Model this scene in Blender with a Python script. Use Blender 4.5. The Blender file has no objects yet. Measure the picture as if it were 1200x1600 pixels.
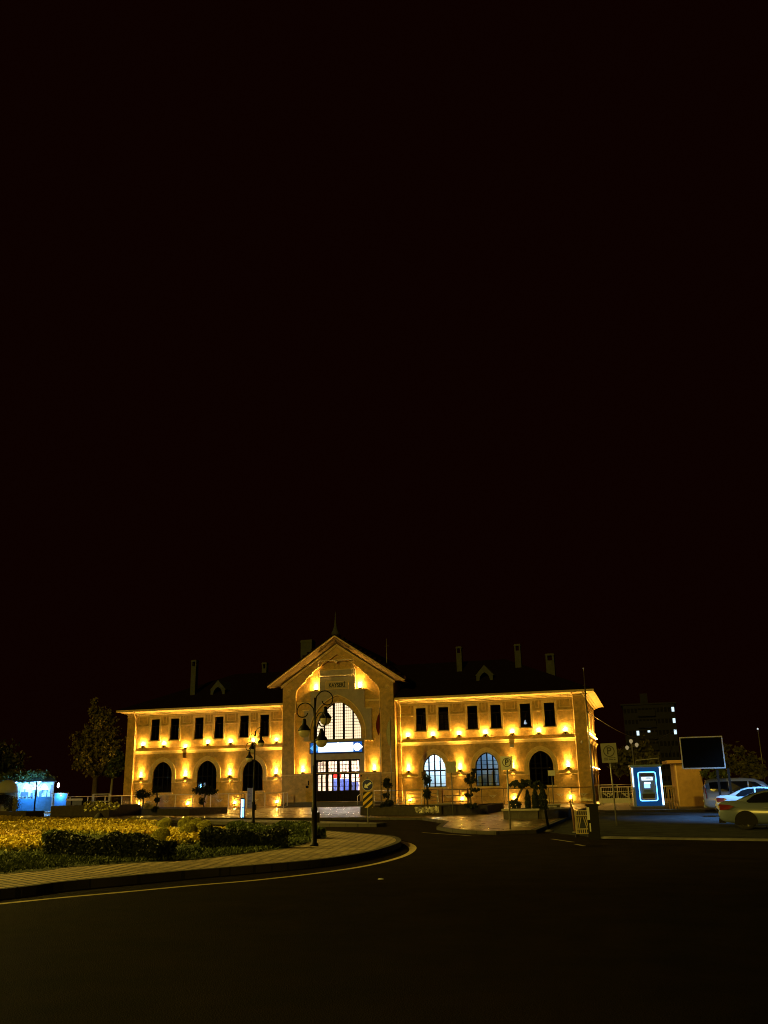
import bpy, bmesh, math, random
import numpy as np
from mathutils import Vector, Matrix
random.seed(7); RNG = np.random.default_rng(11)
PI = math.pi; R = math.radians
S = bpy.context.scene
COL = S.collection

# ------------------------------------------------------------------ camera
CAM = Vector((31.5839, -94.7915, 1.6)); YAW, PITCH, ROLL, F = -0.2708, 0.2990, -0.0189, 1412.36
def cam_axes():
    fw = Vector((math.sin(YAW), math.cos(YAW), 0)); r = Vector((math.cos(YAW), -math.sin(YAW), 0)); up = Vector((0, 0, 1))
    f = fw*math.cos(PITCH) + up*math.sin(PITCH); u = up*math.cos(PITCH) - fw*math.sin(PITCH)
    return r*math.cos(ROLL)+u*math.sin(ROLL), u*math.cos(ROLL)-r*math.sin(ROLL), f
AR, AU, AF = cam_axes()
def ray(x, y): return AF + AR*((x-600)/F) - AU*((y-800)/F)
def at(x, y, z=0.0):                     # ground point (height z) seen at photo pixel x, y
    d = ray(x, y); t = (z-CAM.z)/d.z; p = CAM + d*t; return Vector((p.x, p.y, z))
def atd(x, y, dist):                     # point at a horizontal distance from the viewpoint
    d = ray(x, y); t = dist/math.hypot(d.x, d.y); return CAM + d*t
cd = bpy.data.cameras.new('camera'); cam = bpy.data.objects.new('camera', cd); COL.objects.link(cam)
cam.matrix_world = Matrix(((AR.x, AU.x, -AF.x, CAM.x), (AR.y, AU.y, -AF.y, CAM.y), (AR.z, AU.z, -AF.z, CAM.z), (0, 0, 0, 1)))
cd.sensor_fit = 'VERTICAL'; cd.sensor_height = 36; cd.lens = F/1600*36; cd.clip_end = 2000
S.camera = cam

# ------------------------------------------------------------------ materials
def mat(name, col, rough=.7, var=0., vscale=3., bump=0., bscale=30., metal=0., spec=.5, emit=None, estr=1., rvar=0.):
    m = bpy.data.materials.new(name); m.use_nodes = True; nt = m.node_tree; b = nt.nodes['Principled BSDF']
    b.inputs['Base Color'].default_value = (*col, 1); b.inputs['Roughness'].default_value = rough
    b.inputs['Metallic'].default_value = metal; b.inputs['Specular IOR Level'].default_value = spec
    if emit: b.inputs['Emission Color'].default_value = (*emit, 1); b.inputs['Emission Strength'].default_value = estr
    if var or bump or rvar:
        tc = nt.nodes.new('ShaderNodeTexCoord')
    if var or rvar:
        n = nt.nodes.new('ShaderNodeTexNoise'); n.inputs['Scale'].default_value = vscale; n.inputs['Detail'].default_value = 7; n.inputs['Roughness'].default_value = .65
        nt.links.new(tc.outputs['Object'], n.inputs['Vector'])
    if var:
        mr = nt.nodes.new('ShaderNodeMapRange'); mr.inputs[1].default_value = .3; mr.inputs[2].default_value = .7
        mr.inputs[3].default_value = 1-var; mr.inputs[4].default_value = 1+var
        nt.links.new(n.outputs['Fac'], mr.inputs[0])
        mx = nt.nodes.new('ShaderNodeMix'); mx.data_type = 'RGBA'; mx.blend_type = 'MULTIPLY'; mx.inputs[0].default_value = 1
        mx.inputs[6].default_value = (*col, 1); nt.links.new(mr.outputs[0], mx.inputs[7]); nt.links.new(mx.outputs[2], b.inputs['Base Color'])
    if rvar:
        mr2 = nt.nodes.new('ShaderNodeMapRange'); mr2.inputs[1].default_value = .3; mr2.inputs[2].default_value = .7
        mr2.inputs[3].default_value = max(0, rough-rvar); mr2.inputs[4].default_value = min(1, rough+rvar)
        nt.links.new(n.outputs['Fac'], mr2.inputs[0]); nt.links.new(mr2.outputs[0], b.inputs['Roughness'])
    if bump:
        n2 = nt.nodes.new('ShaderNodeTexNoise'); n2.inputs['Scale'].default_value = bscale; n2.inputs['Detail'].default_value = 5
        nt.links.new(tc.outputs['Object'], n2.inputs['Vector'])
        bp = nt.nodes.new('ShaderNodeBump'); bp.inputs['Strength'].default_value = bump; bp.inputs['Distance'].default_value = .03
        nt.links.new(n2.outputs['Fac'], bp.inputs['Height']); nt.links.new(bp.outputs[0], b.inputs['Normal'])
    return m
def emat(name, col, s):
    m = bpy.data.materials.new(name); m.use_nodes = True; nt = m.node_tree; nt.nodes.clear()
    e = nt.nodes.new('ShaderNodeEmission'); e.inputs[0].default_value = (*col, 1); e.inputs[1].default_value = s
    o = nt.nodes.new('ShaderNodeOutputMaterial'); nt.links.new(e.outputs[0], o.inputs[0]); return m
def glassmat(name, tint=(.8, .85, .9), gl=.12, rough=.03):
    m = bpy.data.materials.new(name); m.use_nodes = True; nt = m.node_tree; nt.nodes.clear()
    t = nt.nodes.new('ShaderNodeBsdfTransparent'); t.inputs[0].default_value = (*tint, 1)
    g = nt.nodes.new('ShaderNodeBsdfGlossy'); g.inputs['Roughness'].default_value = rough
    mx = nt.nodes.new('ShaderNodeMixShader'); mx.inputs[0].default_value = gl
    o = nt.nodes.new('ShaderNodeOutputMaterial')
    nt.links.new(t.outputs[0], mx.inputs[1]); nt.links.new(g.outputs[0], mx.inputs[2]); nt.links.new(mx.outputs[0], o.inputs[0]); return m
def brickmat(name, c1, c2, mortar, scale, rough, bw=.5, bh=.25, rot=0., bump=.4, mort=.02, wav=0., rvar=.1):
    m = mat(name, c1, rough); nt = m.node_tree; b = nt.nodes['Principled BSDF']
    tc = nt.nodes.new('ShaderNodeTexCoord'); mp = nt.nodes.new('ShaderNodeMapping'); mp.inputs['Rotation'].default_value = (0, 0, rot)
    nt.links.new(tc.outputs['Object'], mp.inputs[0]); src = mp.outputs[0]
    if wav:
        nz = nt.nodes.new('ShaderNodeTexNoise'); nz.inputs['Scale'].default_value = 1.2; nt.links.new(mp.outputs[0], nz.inputs['Vector'])
        ma = nt.nodes.new('ShaderNodeVectorMath'); ma.operation = 'MULTIPLY_ADD'; ma.inputs[1].default_value = (wav,)*3
        nt.links.new(nz.outputs['Color'], ma.inputs[0]); nt.links.new(mp.outputs[0], ma.inputs[2]); src = ma.outputs[0]
    br = nt.nodes.new('ShaderNodeTexBrick'); br.inputs['Scale'].default_value = scale
    br.inputs['Color1'].default_value = (*c1, 1); br.inputs['Color2'].default_value = (*c2, 1); br.inputs['Mortar'].default_value = (*mortar, 1)
    br.inputs['Mortar Size'].default_value = mort; br.inputs['Brick Width'].default_value = bw; br.inputs['Row Height'].default_value = bh
    nt.links.new(src, br.inputs['Vector'])
    n = nt.nodes.new('ShaderNodeTexNoise'); n.inputs['Scale'].default_value = .8; n.inputs['Detail'].default_value = 8; n.inputs['Roughness'].default_value = .7
    nt.links.new(tc.outputs['Object'], n.inputs['Vector'])
    mr = nt.nodes.new('ShaderNodeMapRange'); mr.inputs[1].default_value = .3; mr.inputs[2].default_value = .7; mr.inputs[3].default_value = .55; mr.inputs[4].default_value = 1.25
    nt.links.new(n.outputs['Fac'], mr.inputs[0])
    mx = nt.nodes.new('ShaderNodeMix'); mx.data_type = 'RGBA'; mx.blend_type = 'MULTIPLY'; mx.inputs[0].default_value = 1
    nt.links.new(br.outputs['Color'], mx.inputs[6]); nt.links.new(mr.outputs[0], mx.inputs[7]); nt.links.new(mx.outputs[2], b.inputs['Base Color'])
    mr2 = nt.nodes.new('ShaderNodeMapRange'); mr2.inputs[1].default_value = .35; mr2.inputs[2].default_value = .65; mr2.inputs[3].default_value = rough-rvar; mr2.inputs[4].default_value = rough+rvar
    nt.links.new(n.outputs['Fac'], mr2.inputs[0]); nt.links.new(mr2.outputs[0], b.inputs['Roughness'])
    bp = nt.nodes.new('ShaderNodeBump'); bp.inputs['Strength'].default_value = bump; bp.inputs['Distance'].default_value = .02; bp.invert = True
    nt.links.new(br.outputs['Fac'], bp.inputs['Height']); nt.links.new(bp.outputs[0], b.inputs['Normal'])
    return m
def globemat():
    m = mat('lamp_globe', (.8, .74, .6), .25, spec=.6); nt = m.node_tree; b = nt.nodes['Principled BSDF']; o = nt.nodes['Material Output']
    t = nt.nodes.new('ShaderNodeBsdfTranslucent'); t.inputs[0].default_value = (.85, .78, .6, 1); x = nt.nodes.new('ShaderNodeMixShader'); x.inputs[0].default_value = .6
    nt.links.new(b.outputs[0], x.inputs[1]); nt.links.new(t.outputs[0], x.inputs[2]); nt.links.new(x.outputs[0], o.inputs[0]); return m
def asphaltmat(name, c, gl):
    m = mat(name, c, .9, .4, 1.1, .8, 70); nt = m.node_tree; o = nt.nodes['Material Output']; pb = nt.nodes['Principled BSDF']
    d = nt.nodes.new('ShaderNodeBsdfDiffuse'); d.inputs['Roughness'].default_value = .6; g = nt.nodes.new('ShaderNodeBsdfGlossy'); g.inputs['Roughness'].default_value = .5
    g.inputs[0].default_value = (1, 1, 1, 1); x = nt.nodes.new('ShaderNodeMixShader'); x.inputs[0].default_value = gl
    cl = pb.inputs['Base Color'].links[0].from_socket; nl = pb.inputs['Normal'].links[0].from_socket
    nt.links.new(cl, d.inputs[0]); nt.links.new(nl, d.inputs['Normal']); nt.links.new(nl, g.inputs['Normal'])
    nt.links.new(d.outputs[0], x.inputs[1]); nt.links.new(g.outputs[0], x.inputs[2]); nt.links.new(x.outputs[0], o.inputs[0]); nt.nodes.remove(pb); return m
M = dict(
    asphalt=asphaltmat('asphalt', (.017, .012, .009), .019), lot=asphaltmat('car_park_asphalt', (.055, .06, .07), .012),
    kerb=brickmat('kerb_stone', (.045, .04, .033), (.032, .028, .023), (.015, .014, .012), 1., .9, .9, .9, 0., .5, .018),
    line=mat('road_paint', (.62, .50, .24), .7, .3, 5),
    plaza=brickmat('plaza_paving', (.21, .14, .08), (.16, .11, .065), (.08, .07, .06), 1., .33, .6, .4, .35, .3, .012, rvar=.14),
    brick=brickmat('island_paving', (.58, .44, .28), (.38, .29, .19), (.05, .04, .03), 1., .8, .36, .18, .6, 1., .03, .12, .08),
    walk=brickmat('sidewalk_paving', (.25, .23, .2), (.2, .19, .17), (.1, .1, .09), 1., .7, .4, .4, .1),
    soil=mat('soil', (.05, .035, .02), .95, .4, 6, .6, 30),
    grass=mat('grass_blade', (.07, .10, .025), .8, .4, 9), lawn=mat('lawn_soil', (.035, .045, .015), .95, .5, 4, .6, 30),
    plaster=mat('plaster', (.63, .425, .155), .85, .34, 2.2, .8, 9), trim=mat('plaster_trim', (.88, .68, .34), .8, .15, 2.5, .15, 25),
    stone=mat('grey_stone', (.46, .41, .38), .8, .18, 2, .2, 18), roof=mat('roof_tile', (.016, .008, .006), .85, .3, 3, .5, 25, spec=.1),
    chim=mat('chimney_render', (.075, .085, .07), .9, .25, 3, .3, 20),
    wood=mat('dark_wood', (.012, .008, .006), .6, .3, 4, spec=.1), frame=mat('dark_frame', (.006, .006, .009), .6, spec=.08),
    glass=glassmat('window_glass', (.3, .32, .36), .05), clear=glassmat('clear_glass', (.9, .92, .95), .06),
    black=mat('black_metal', (.004, .0038, .0038), .5, .2, 6, spec=.15), steel=mat('steel', (.55, .55, .55), .32, .15, 8, metal=.9),
    galv=mat('galvanised_post', (.3, .3, .29), .5, .2, 8, metal=.6),
    dark=mat('dark_interior', (.01, .009, .009), .9), white=mat('white_paint', (.8, .8, .78), .5, .08, 5),
    signw=mat('sign_white', (.75, .75, .72), .45, .08, 6), signb=mat('sign_blue', (.02, .03, .22), .4), signk=mat('sign_black', (.012, .012, .012), .5),
    signy=mat('sign_yellow', (.8, .52, .05), .45, .06, 8), ochre=mat('ochre_render', (.55, .36, .12), .85, .18, 2.5, .25, 18),
    lens=emat('lamp_lens', (1, .62, .16), 30), hall=emat('hall_light', (1., .76, .46), 1.55),
    globe=globemat(), leaf=mat('leaf_dark', (.016, .026, .008), .6, .5, 5), leaf2=mat('leaf_mid', (.07, .10, .025), .6, .5, 5),
    leafb=mat('leaf_background', (.09, .085, .02), .6, .45, 5), leaft=mat('leaf_tree', (.17, .15, .035), .6, .5, 5), signg=mat('sign_grey', (.2, .2, .2), .5, .1, 6), rail=mat('rail_lit_pale', (.85, .8, .7), .5, .15, 8), rail_silh=mat('rail_silhouette', (.10, .085, .06), .5, .15, 8), leafy=mat('leaf_light', (.36, .34, .07), .6, .45, 5), bark=mat('bark', (.13, .1, .07), .9, .4, 6, .6, 20), barkp=mat('pale_bark', (.35, .33, .3), .9, .3, 6, .4, 20),  # pale rail tone paints lit steel, dark one paints rails in silhouette
    petal=mat('yellow_petal', (.58, .45, .04), .6, .3, 5), petalo=mat('orange_petal', (.5, .34, .04), .6, .3, 5), petalw=mat('pale_petal', (.6, .55, .42), .6, .3, 5),
    planter=mat('planter_stone', (.09, .08, .075), .8, .3, 4, .3, 15), slab=mat('bench_slab', (.45, .42, .38), .7, .15, 4),
    red=mat('red_cloth', (.16, .008, .008), .8, .2, 6), pale=mat('pale_cloth', (.62, .6, .56), .8, .15, 6),
    brownw=mat('brown_wood', (.16, .08, .035), .7, .3, 6), skylamp=emat('cool_lens', (.75, .88, 1), 25), sodl=emat('sodium_lens', (1, .66, .2), 25),
)

# ------------------------------------------------------------------ mesh helpers
class MB:
    def __init__(s): s.v = []; s.f = []; s.sm = []
    def add(s, vs, fs, smooth=False, T=None):
        k = len(s.v)
        s.v += [tuple(T @ Vector(v)) if T is not None else tuple(v) for v in vs]
        s.f += [tuple(i+k for i in f) for f in fs]; s.sm += [smooth]*len(fs); return s
    def box(s, x0, x1, y0, y1, z0, z1, T=None):
        return s.add([(x0, y0, z0), (x1, y0, z0), (x1, y1, z0), (x0, y1, z0), (x0, y0, z1), (x1, y0, z1), (x1, y1, z1), (x0, y1, z1)],
                     [(3, 2, 1, 0), (4, 5, 6, 7), (0, 1, 5, 4), (1, 2, 6, 5), (2, 3, 7, 6), (3, 0, 4, 7)], False, T)
    def prism(s, poly, z0, z1, T=None):      # convex or mildly concave polygon in xy
        n = len(poly); vs = [(x, y, z0) for x, y in poly]+[(x, y, z1) for x, y in poly]
        return s.add(vs, [tuple(range(n-1, -1, -1)), tuple(range(n, 2*n))]+[(i, (i+1) % n, n+(i+1) % n, n+i) for i in range(n)], False, T)
    def tube(s, pts, r, n=8, T=None, caps=True):
        pts = [Vector(p) for p in pts]; rs = r if isinstance(r, (list, tuple)) else [r]*len(pts)
        vs = []; nrm = None
        for i, p in enumerate(pts):
            d = (pts[min(i+1, len(pts)-1)]-pts[max(i-1, 0)]).normalized()
            if nrm is None:
                nrm = d.orthogonal().normalized()
            else:
                nrm = (nrm-d*nrm.dot(d)); nrm = nrm.normalized() if nrm.length > 1e-6 else d.orthogonal().normalized()
            b = d.cross(nrm)
            for k in range(n):
                a = 2*PI*k/n; vs.append(p+(nrm*math.cos(a)+b*math.sin(a))*rs[i])
        fs = [(i*n+k, i*n+(k+1) % n, (i+1)*n+(k+1) % n, (i+1)*n+k) for i in range(len(pts)-1) for k in range(n)]
        if caps: fs += [tuple(range(n-1, -1, -1)), tuple(range((len(pts)-1)*n, len(pts)*n))]
        return s.add(vs, fs, True, T)
    def lathe(s, prof, n=16, T=None):
        vs = [(r*math.cos(2*PI*k/n), r*math.sin(2*PI*k/n), z) for r, z in prof for k in range(n)]
        fs = [(i*n+k, i*n+(k+1) % n, (i+1)*n+(k+1) % n, (i+1)*n+k) for i in range(len(prof)-1) for k in range(n)]
        fs += [tuple(range(n-1, -1, -1)), tuple(range((len(prof)-1)*n, len(prof)*n))]
        return s.add(vs, fs, True, T)
    def plate(s, outer, holes, mp, d0, d1, back=False):   # polygon with holes in (u,v); mp(u,v,d) -> xyz; front at d0, reveals to d1
        bm = bmesh.new()
        for loop in [outer]+holes:
            vv = [bm.verts.new((u, v, 0)) for u, v in loop]
            for i in range(len(vv)): bm.edges.new((vv[i], vv[(i+1) % len(vv)]))
        bmesh.ops.triangle_fill(bm, use_beauty=True, use_dissolve=False, edges=bm.edges[:], normal=(0, 0, 1))
        bm.verts.index_update()
        vs = [(v.co.x, v.co.y) for v in bm.verts]; fs = [tuple(v.index for v in f.verts) for f in bm.faces]; bm.free()
        s.add([mp(u, v, d0) for u, v in vs], fs)
        if back: s.add([mp(u, v, d1) for u, v in vs], [f[::-1] for f in fs])
        for loop in [outer]+holes:
            n = len(loop); s.add([mp(u, v, d0) for u, v in loop]+[mp(u, v, d1) for u, v in loop], [(i, (i+1) % n, n+(i+1) % n, n+i) for i in range(n)])
        return s
    def build(s, name, m, parent=None, loc=None):
        me = bpy.data.meshes.new(name); me.from_pydata(s.v, [], s.f); me.materials.append(m)
        me.polygons.foreach_set('use_smooth', s.sm); me.update()
        o = bpy.data.objects.new(name, me); COL.objects.link(o)
        if parent: o.parent = parent
        if loc is not None: o.location = loc
        return o
def tag(o, label=None, cat=None, group=None, kind=None):
    if label: o['label'] = label
    if cat: o['category'] = cat
    if group: o['group'] = group
    if kind: o['kind'] = kind
    return o
def thing(name, label, cat, loc=(0, 0, 0), rz=0, group=None):
    o = bpy.data.objects.new(name, None); COL.objects.link(o); o.location = loc; o.rotation_euler = (0, 0, rz); o.empty_display_size = .2
    return tag(o, label, cat, group)
def kids(o): return [c for c in COL.objects if c.parent == o]
def copy_tree(o, parent=None):
    c = o.copy(); COL.objects.link(c)
    if parent: c.parent = parent
    for k in kids(o): copy_tree(k, c)
    return c
def dup(o, loc, rz=None, label=None, scale=None):
    c = copy_tree(o); c.location = loc
    if rz is not None: c.rotation_euler = (0, 0, rz)
    if label: c['label'] = label
    if scale: c.scale = (scale,)*3 if not isinstance(scale, tuple) else scale
    return c
def leafmesh(name, pts, size, m, parent=None, up=.0, asp=.55):
    pts = np.asarray(pts, float); n = len(pts)
    a = RNG.normal(size=(n, 3)); a[:, 2] = a[:, 2]*(1-up)+up*2; a /= np.linalg.norm(a, axis=1)[:, None]
    b = RNG.normal(size=(n, 3)); b -= a*(a*b).sum(1)[:, None]; b /= np.linalg.norm(b, axis=1)[:, None]
    s = size*RNG.uniform(.6, 1.4, n)[:, None]
    V = np.stack([pts-a*s, pts+b*s*asp, pts+a*s, pts-b*s*asp], 1).reshape(-1, 3)
    me = bpy.data.meshes.new(name); me.vertices.add(4*n); me.vertices.foreach_set('co', V.ravel())
    me.loops.add(4*n); me.loops.foreach_set('vertex_index', np.arange(4*n, dtype=np.int32))
    me.polygons.add(n); me.polygons.foreach_set('loop_start', np.arange(0, 4*n, 4, dtype=np.int32)); me.polygons.foreach_set('loop_total', np.full(n, 4, np.int32))
    me.materials.append(m); me.update(calc_edges=True); me.validate()
    o = bpy.data.objects.new(name, me); COL.objects.link(o)
    if parent: o.parent = parent
    return o
def ellips(n, c, r, shell=.5):
    d = RNG.normal(size=(n, 3)); d /= np.linalg.norm(d, axis=1)[:, None]
    rad = (shell+(1-shell)*RNG.random(n))[:, None]
    return np.array(c)+d*rad*np.array(r)
def clumps(nc, per, c, r, cr, shell=.35):
    cs = ellips(nc, c, r, shell); out = []
    for q in cs: out.append(q+RNG.normal(size=(per, 3))*cr*RNG.uniform(.6, 1.2))
    return np.concatenate(out)
LIGHTS = []
def light(kind, loc, col, power, name='lamp_light', aim=None, size=.05, cone=120, blend=.6, parent=None):
    d = bpy.data.lights.new(name, kind); d.color = col; d.energy = power
    if kind == 'AREA': d.size = size
    else: d.shadow_soft_size = size
    if kind == 'SPOT': d.spot_size = R(cone); d.spot_blend = blend
    o = bpy.data.objects.new(name, d); COL.objects.link(o); o.location = loc
    if aim is not None: o.rotation_euler = Vector(aim).to_track_quat('-Z', 'Y').to_euler()
    if parent: o.parent = parent
    return o
def textmesh(name, txt, size, m, parent, T, ext=.01, sx=1., bold=0.):
    cu = bpy.data.curves.new(name, 'FONT'); cu.body = txt; cu.size = size; cu.align_x = 'CENTER'; cu.align_y = 'CENTER'; cu.extrude = ext; cu.offset = bold
    o = bpy.data.objects.new(name+'_src', cu); COL.objects.link(o); dg = bpy.context.evaluated_depsgraph_get(); dg.update()
    me = bpy.data.meshes.new_from_object(o.evaluated_get(dg)); bpy.data.objects.remove(o); bpy.data.curves.remove(cu)
    me.transform(T @ Matrix.Diagonal((sx, 1, 1, 1))); me.materials.clear(); me.materials.append(m)
    r = bpy.data.objects.new(name, me); COL.objects.link(r); r.parent = parent; return r
STAND = Matrix.Rotation(PI/2, 4, 'X')   # lays xy text into the xz plane facing -Y
# ------------------------------------------------------------------ station building
B = thing('station_building', 'long two storey plastered station with gabled entrance hall and amber wall lamps', 'building')
H, LI, LO, D, ZB, YC = 6.26, 24.68, 25.84, 18.2, .12, -1.23
UW = [8.88, 11.30, 14.37, 16.81, 19.85, 22.31]; WW, WZ0, WZ1 = 1.06, 7.52, 9.87
GA = [10.14, 15.63, 21.11]; AW, AZ0, ASP, AZ1 = 2.39, 1.84, 3.72, 5.16
def arch(c, a, z0, zs, za, o=0., n=12, closed=True):      # pointed arch outline, offset o
    r = za-zs; RR = (a*a+r*r)/(2*a); k = RR+o; pts = []
    tm = math.acos(min(1, max(-1, (RR-a)/k)))
    right = [(c+a-RR+k*math.cos(t), zs+k*math.sin(t)) for t in [tm*i/n for i in range(n+1)]]
    left = [(2*c-x, z) for x, z in right[::-1]][1:]
    pts = right+left
    if closed and z0 < zs-1e-6: pts = [(c-a-o, z0), (c+a+o, z0)]+pts
    return pts
def rect(x0, x1, z0, z1): return [(x0, z0), (x1, z0), (x1, z1), (x0, z1)]
def front(Y0): return lambda u, v, d: (u, Y0+d, v)
def side(X0): return lambda u, v, d: (X0-d, u, v)
def pbox(mb, mp, u0, u1, v0, v1, d0, d1):                 # box in facade coordinates
    a = [mp(u, v, d) for d in (d0, d1) for (u, v) in rect(u0, u1, v0, v1)]
    return mb.add(a, [(0, 1, 2, 3), (7, 6, 5, 4), (0, 4, 5, 1), (1, 5, 6, 2), (2, 6, 7, 3), (3, 7, 4, 0)])
lamp_mats = []
AMB = (1.0, .51, .075)
def wall_lamp(mp, u, z, kind):
    # small bracket uplighter bolted to the wall
    b = MB(); pbox(b, mp, u-.04, u+.04, z-.28, z-.07, -.08, 0)
    pbox(b, mp, u-.15, u+.15, z-.07, z, -.27, -.01)
    wl = b.build('wall_lamp', M['black'], B)
    p = Vector(mp(u, z+.002, -.14)); l = MB()
    l.lathe([(.12, 0), (.115, .05), (.08, .09), (.04, .11), (.01, .115)], 10, Matrix.Translation(p)); l.build('lens', M['lens'], wl)
    n = Vector(mp(u, z, -1))-Vector(mp(u, z, 0)); n.normalize()
    c = Vector(mp(u, z+.19, -.11))
    j = random.uniform(.85, 1.15)
    if kind == 'up': light('POINT', c, AMB, 350*j, 'wall_lamp_light', size=.04)
    elif kind == 'low':
        light('SPOT', Vector(mp(u, z+.17, -.14)), AMB, 1250*j, 'wall_lamp_light', Vector((0, 0, 1))-n*.3, .04, 74, 1)
        light('POINT', c, AMB, 210*j, 'wall_lamp_light', size=.04)
    elif kind == 'gable':
        light('SPOT', Vector(mp(u, z+.17, -.17)), AMB, 1000, 'wall_lamp_light', Vector((0, 0, 1))-n*.3, .04, 80, 1)
        light('POINT', Vector(mp(u, z+.3, -.15)), AMB, 330, 'wall_lamp_light', size=.04)
    if kind in ('low',):     # the same fitting throws a weak beam down
        light('SPOT', Vector(mp(u, z-.35, -.2)), AMB, 60, 'wall_lamp_light', Vector((0, 0, -1))-n*.3, .05, 100, .9)

def cove(mb, mp, u0, u1, z0, z1, d0, d1):      # moulding whose face leans outwards towards its top
    a = [(d0, z0), (d0*.6+d1*.4, z0+(z1-z0)*.55), (d1, z1-(z1-z0)*.12), (d1, z1), (.01, z1), (.01, z0)]
    vs = [mp(u, z, d) for u in (u0, u1) for d, z in a]; n = len(a)
    mb.add(vs, [(i, (i+1) % n, n+(i+1) % n, n+i) for i in range(n)]+[tuple(range(n)), tuple(range(2*n-1, n-1, -1))])
def facade(mp, u_range, wins, arches, cut=True, first=False):
    u0, u1 = u_range
    holes = [rect(c-WW/2, c+WW/2, WZ0, WZ1) for c in wins]+[arch(c, AW/2, AZ0, ASP, AZ1) for c in arches]
    MB().plate(rect(u0, u1, ZB, 10.6), holes, mp, 0, .3).build('wall', M['plaster'], B)
    # plinth, bands and string courses, cut around the arches
    tr = MB(); segs = []; x = u0
    for c in sorted(arches):
        segs.append((x, c-AW/2-.52)); x = c+AW/2+.52
    segs.append((x, u1))
    for a, b in segs:
        if b-a > .1:
            cove(tr, mp, a+.002, b-.002, 3.08, 3.24, -.02, -.12); cove(tr, mp, a+.002, b-.002, 2.84, 2.97, -.02, -.09)
    cove(tr, mp, u0+.003, u1-.003, 6.04, 6.42, -.02, -.24)
    pbox(tr, mp, u0+.003, u1-.003, 6.70, 6.77, -.05, .01)
    x = u0; segs = []
    for c in sorted(wins): segs.append((x, c-WW/2-.26)); x = c+WW/2+.26
    segs.append((x, u1))
    for a, b in segs:
        pbox(tr, mp, a+.003, b-.003, 9.05, 9.13, -.07, .01)
        pbox(tr, mp, a+.22, b-.22, 9.36, 9.43, -.06, .01)
        for e in (a+.22, b-.3): pbox(tr, mp, e, e+.08, 9.435, 10.3, -.04, .01)
    pbox(tr, mp, u0+.003, u1-.003, 10.14, 10.3, -.035, .012)
    tr.build('cornice_band', M['trim'], B)
    pl = MB(); pbox(pl, mp, u0+.003, u1-.003, ZB, 1.5, -.06, .01); pl.build('plinth', M['plaster'], B)
    for c in wins:
        f = MB(); a, b = c-WW/2, c+WW/2; d0, d1 = .17, .24
        for q in (a, b-.07): pbox(f, mp, q, q+.07, WZ0, WZ1, d0, d1)
        for q in (WZ0, WZ1-.07): pbox(f, mp, a+.07, b-.07, q, q+.07, d0, d1)
        pbox(f, mp, a+.07, b-.07, 9.08, 9.16, d0-.02, d1); pbox(f, mp, c-.04, c+.04, WZ0+.07, 9.08, d0, d1)
        for q in (8.05, 8.58): pbox(f, mp, a+.07, b-.07, q, q+.03, d0+.02, d1)
        w = f.build('window', M['wood'], B)
        MB().add([mp(a, WZ0, .215), mp(b, WZ0, .215), mp(b, WZ1, .215), mp(a, WZ1, .215)], [(0, 1, 2, 3)]).build('pane', M['glass'], w)
        s = MB()
        MB.plate(s, [(a-.24, WZ0), (a-.02, WZ0), (a-.02, WZ1+.02), (b+.02, WZ1+.02), (b+.02, WZ0), (b+.24, WZ0), (b+.24, WZ1+.24), (a-.24, WZ1+.24)], [], mp, -.06, .01)
        s.build('surround', M['trim'], w)
        s = MB(); pbox(s, mp, a-.2, b+.2, WZ0-.13, WZ0, -.16, .14); s.build('sill', M['trim'], w)
    for c in arches:
        s = MB()
        for o0, o1, d in ((.0, .17, -.05), (.19, .33, -.03), (.34, .5, -.11)):
            out = arch(c, AW/2, ASP, ASP, AZ1, o1, closed=False); inn = arch(c, AW/2, ASP, ASP, AZ1, o0, closed=False)
            zb = 2.86
            loop = [(c+AW/2+o0, zb), (c+AW/2+o1, zb)]+out+[(c-AW/2-o1, zb), (c-AW/2-o0, zb)]+inn[::-1]
            s.plate(loop, [], mp, d, .01)
        s.build('archivolt', M['trim'], B)
def arched_window(mp, c, style):
    a = AW/2; f = MB(); d0, d1 = .17, .26
    out = arch(c, a, AZ0, ASP, AZ1); inn = arch(c, a, AZ0+.08, ASP, AZ1, -.08)
    f.plate(out, [inn], mp, d0, d1)
    def top(x):
        RR = (a*a+(AZ1-ASP)**2)/(2*a); q = abs(x-c)+RR-a; return ASP+math.sqrt(max(0, RR*RR-q*q))
    for i, x in enumerate((c-a*.5, c, c+a*.5)): pbox(f, mp, x-.072, x+.072, AZ0+.08, top(x)-.03, d0, d1)
    pbox(f, mp, c-a+.08, c+a-.08, 3.40, 3.56, d0-.02, d1)
    for z in (2.2, 2.98, 3.95, 4.35):
        hw = a-.08
        if z > ASP:
            RR = (a*a+(AZ1-ASP)**2)/(2*a); hw = math.sqrt(RR*RR-(z-ASP)**2)-(RR-a)-.08
        pbox(f, mp, c-hw, c+hw, z-.02, z+.02, d0+.02, d1)
    w = f.build('window', M['frame'], B)
    p = MB(); p.plate(out, [], mp, .225, .226); p.build('pane', M['clear'] if style != 'dark' else M['glass'], w)
    s = MB(); pbox(s, mp, c-a-.25, c+a+.25, AZ0-.16, AZ0, -.14, .16); s.build('sill', M['trim'], w)
    return w
FM = front(0.)
for sg in (-1, 1):
    ur = (H, LI) if sg > 0 else (-LI, -H)
    facade(FM, ur, [sg*c for c in UW], [sg*c for c in GA])
LIT = {}
for g in [-GA[2], -GA[1], -GA[0]]: arched_window(FM, g, 'dark')
wA, wB_, wC = arched_window(FM, GA[0], 'lit'), arched_window(FM, GA[1], 'dim'), arched_window(FM, GA[2], 'dark')
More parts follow.
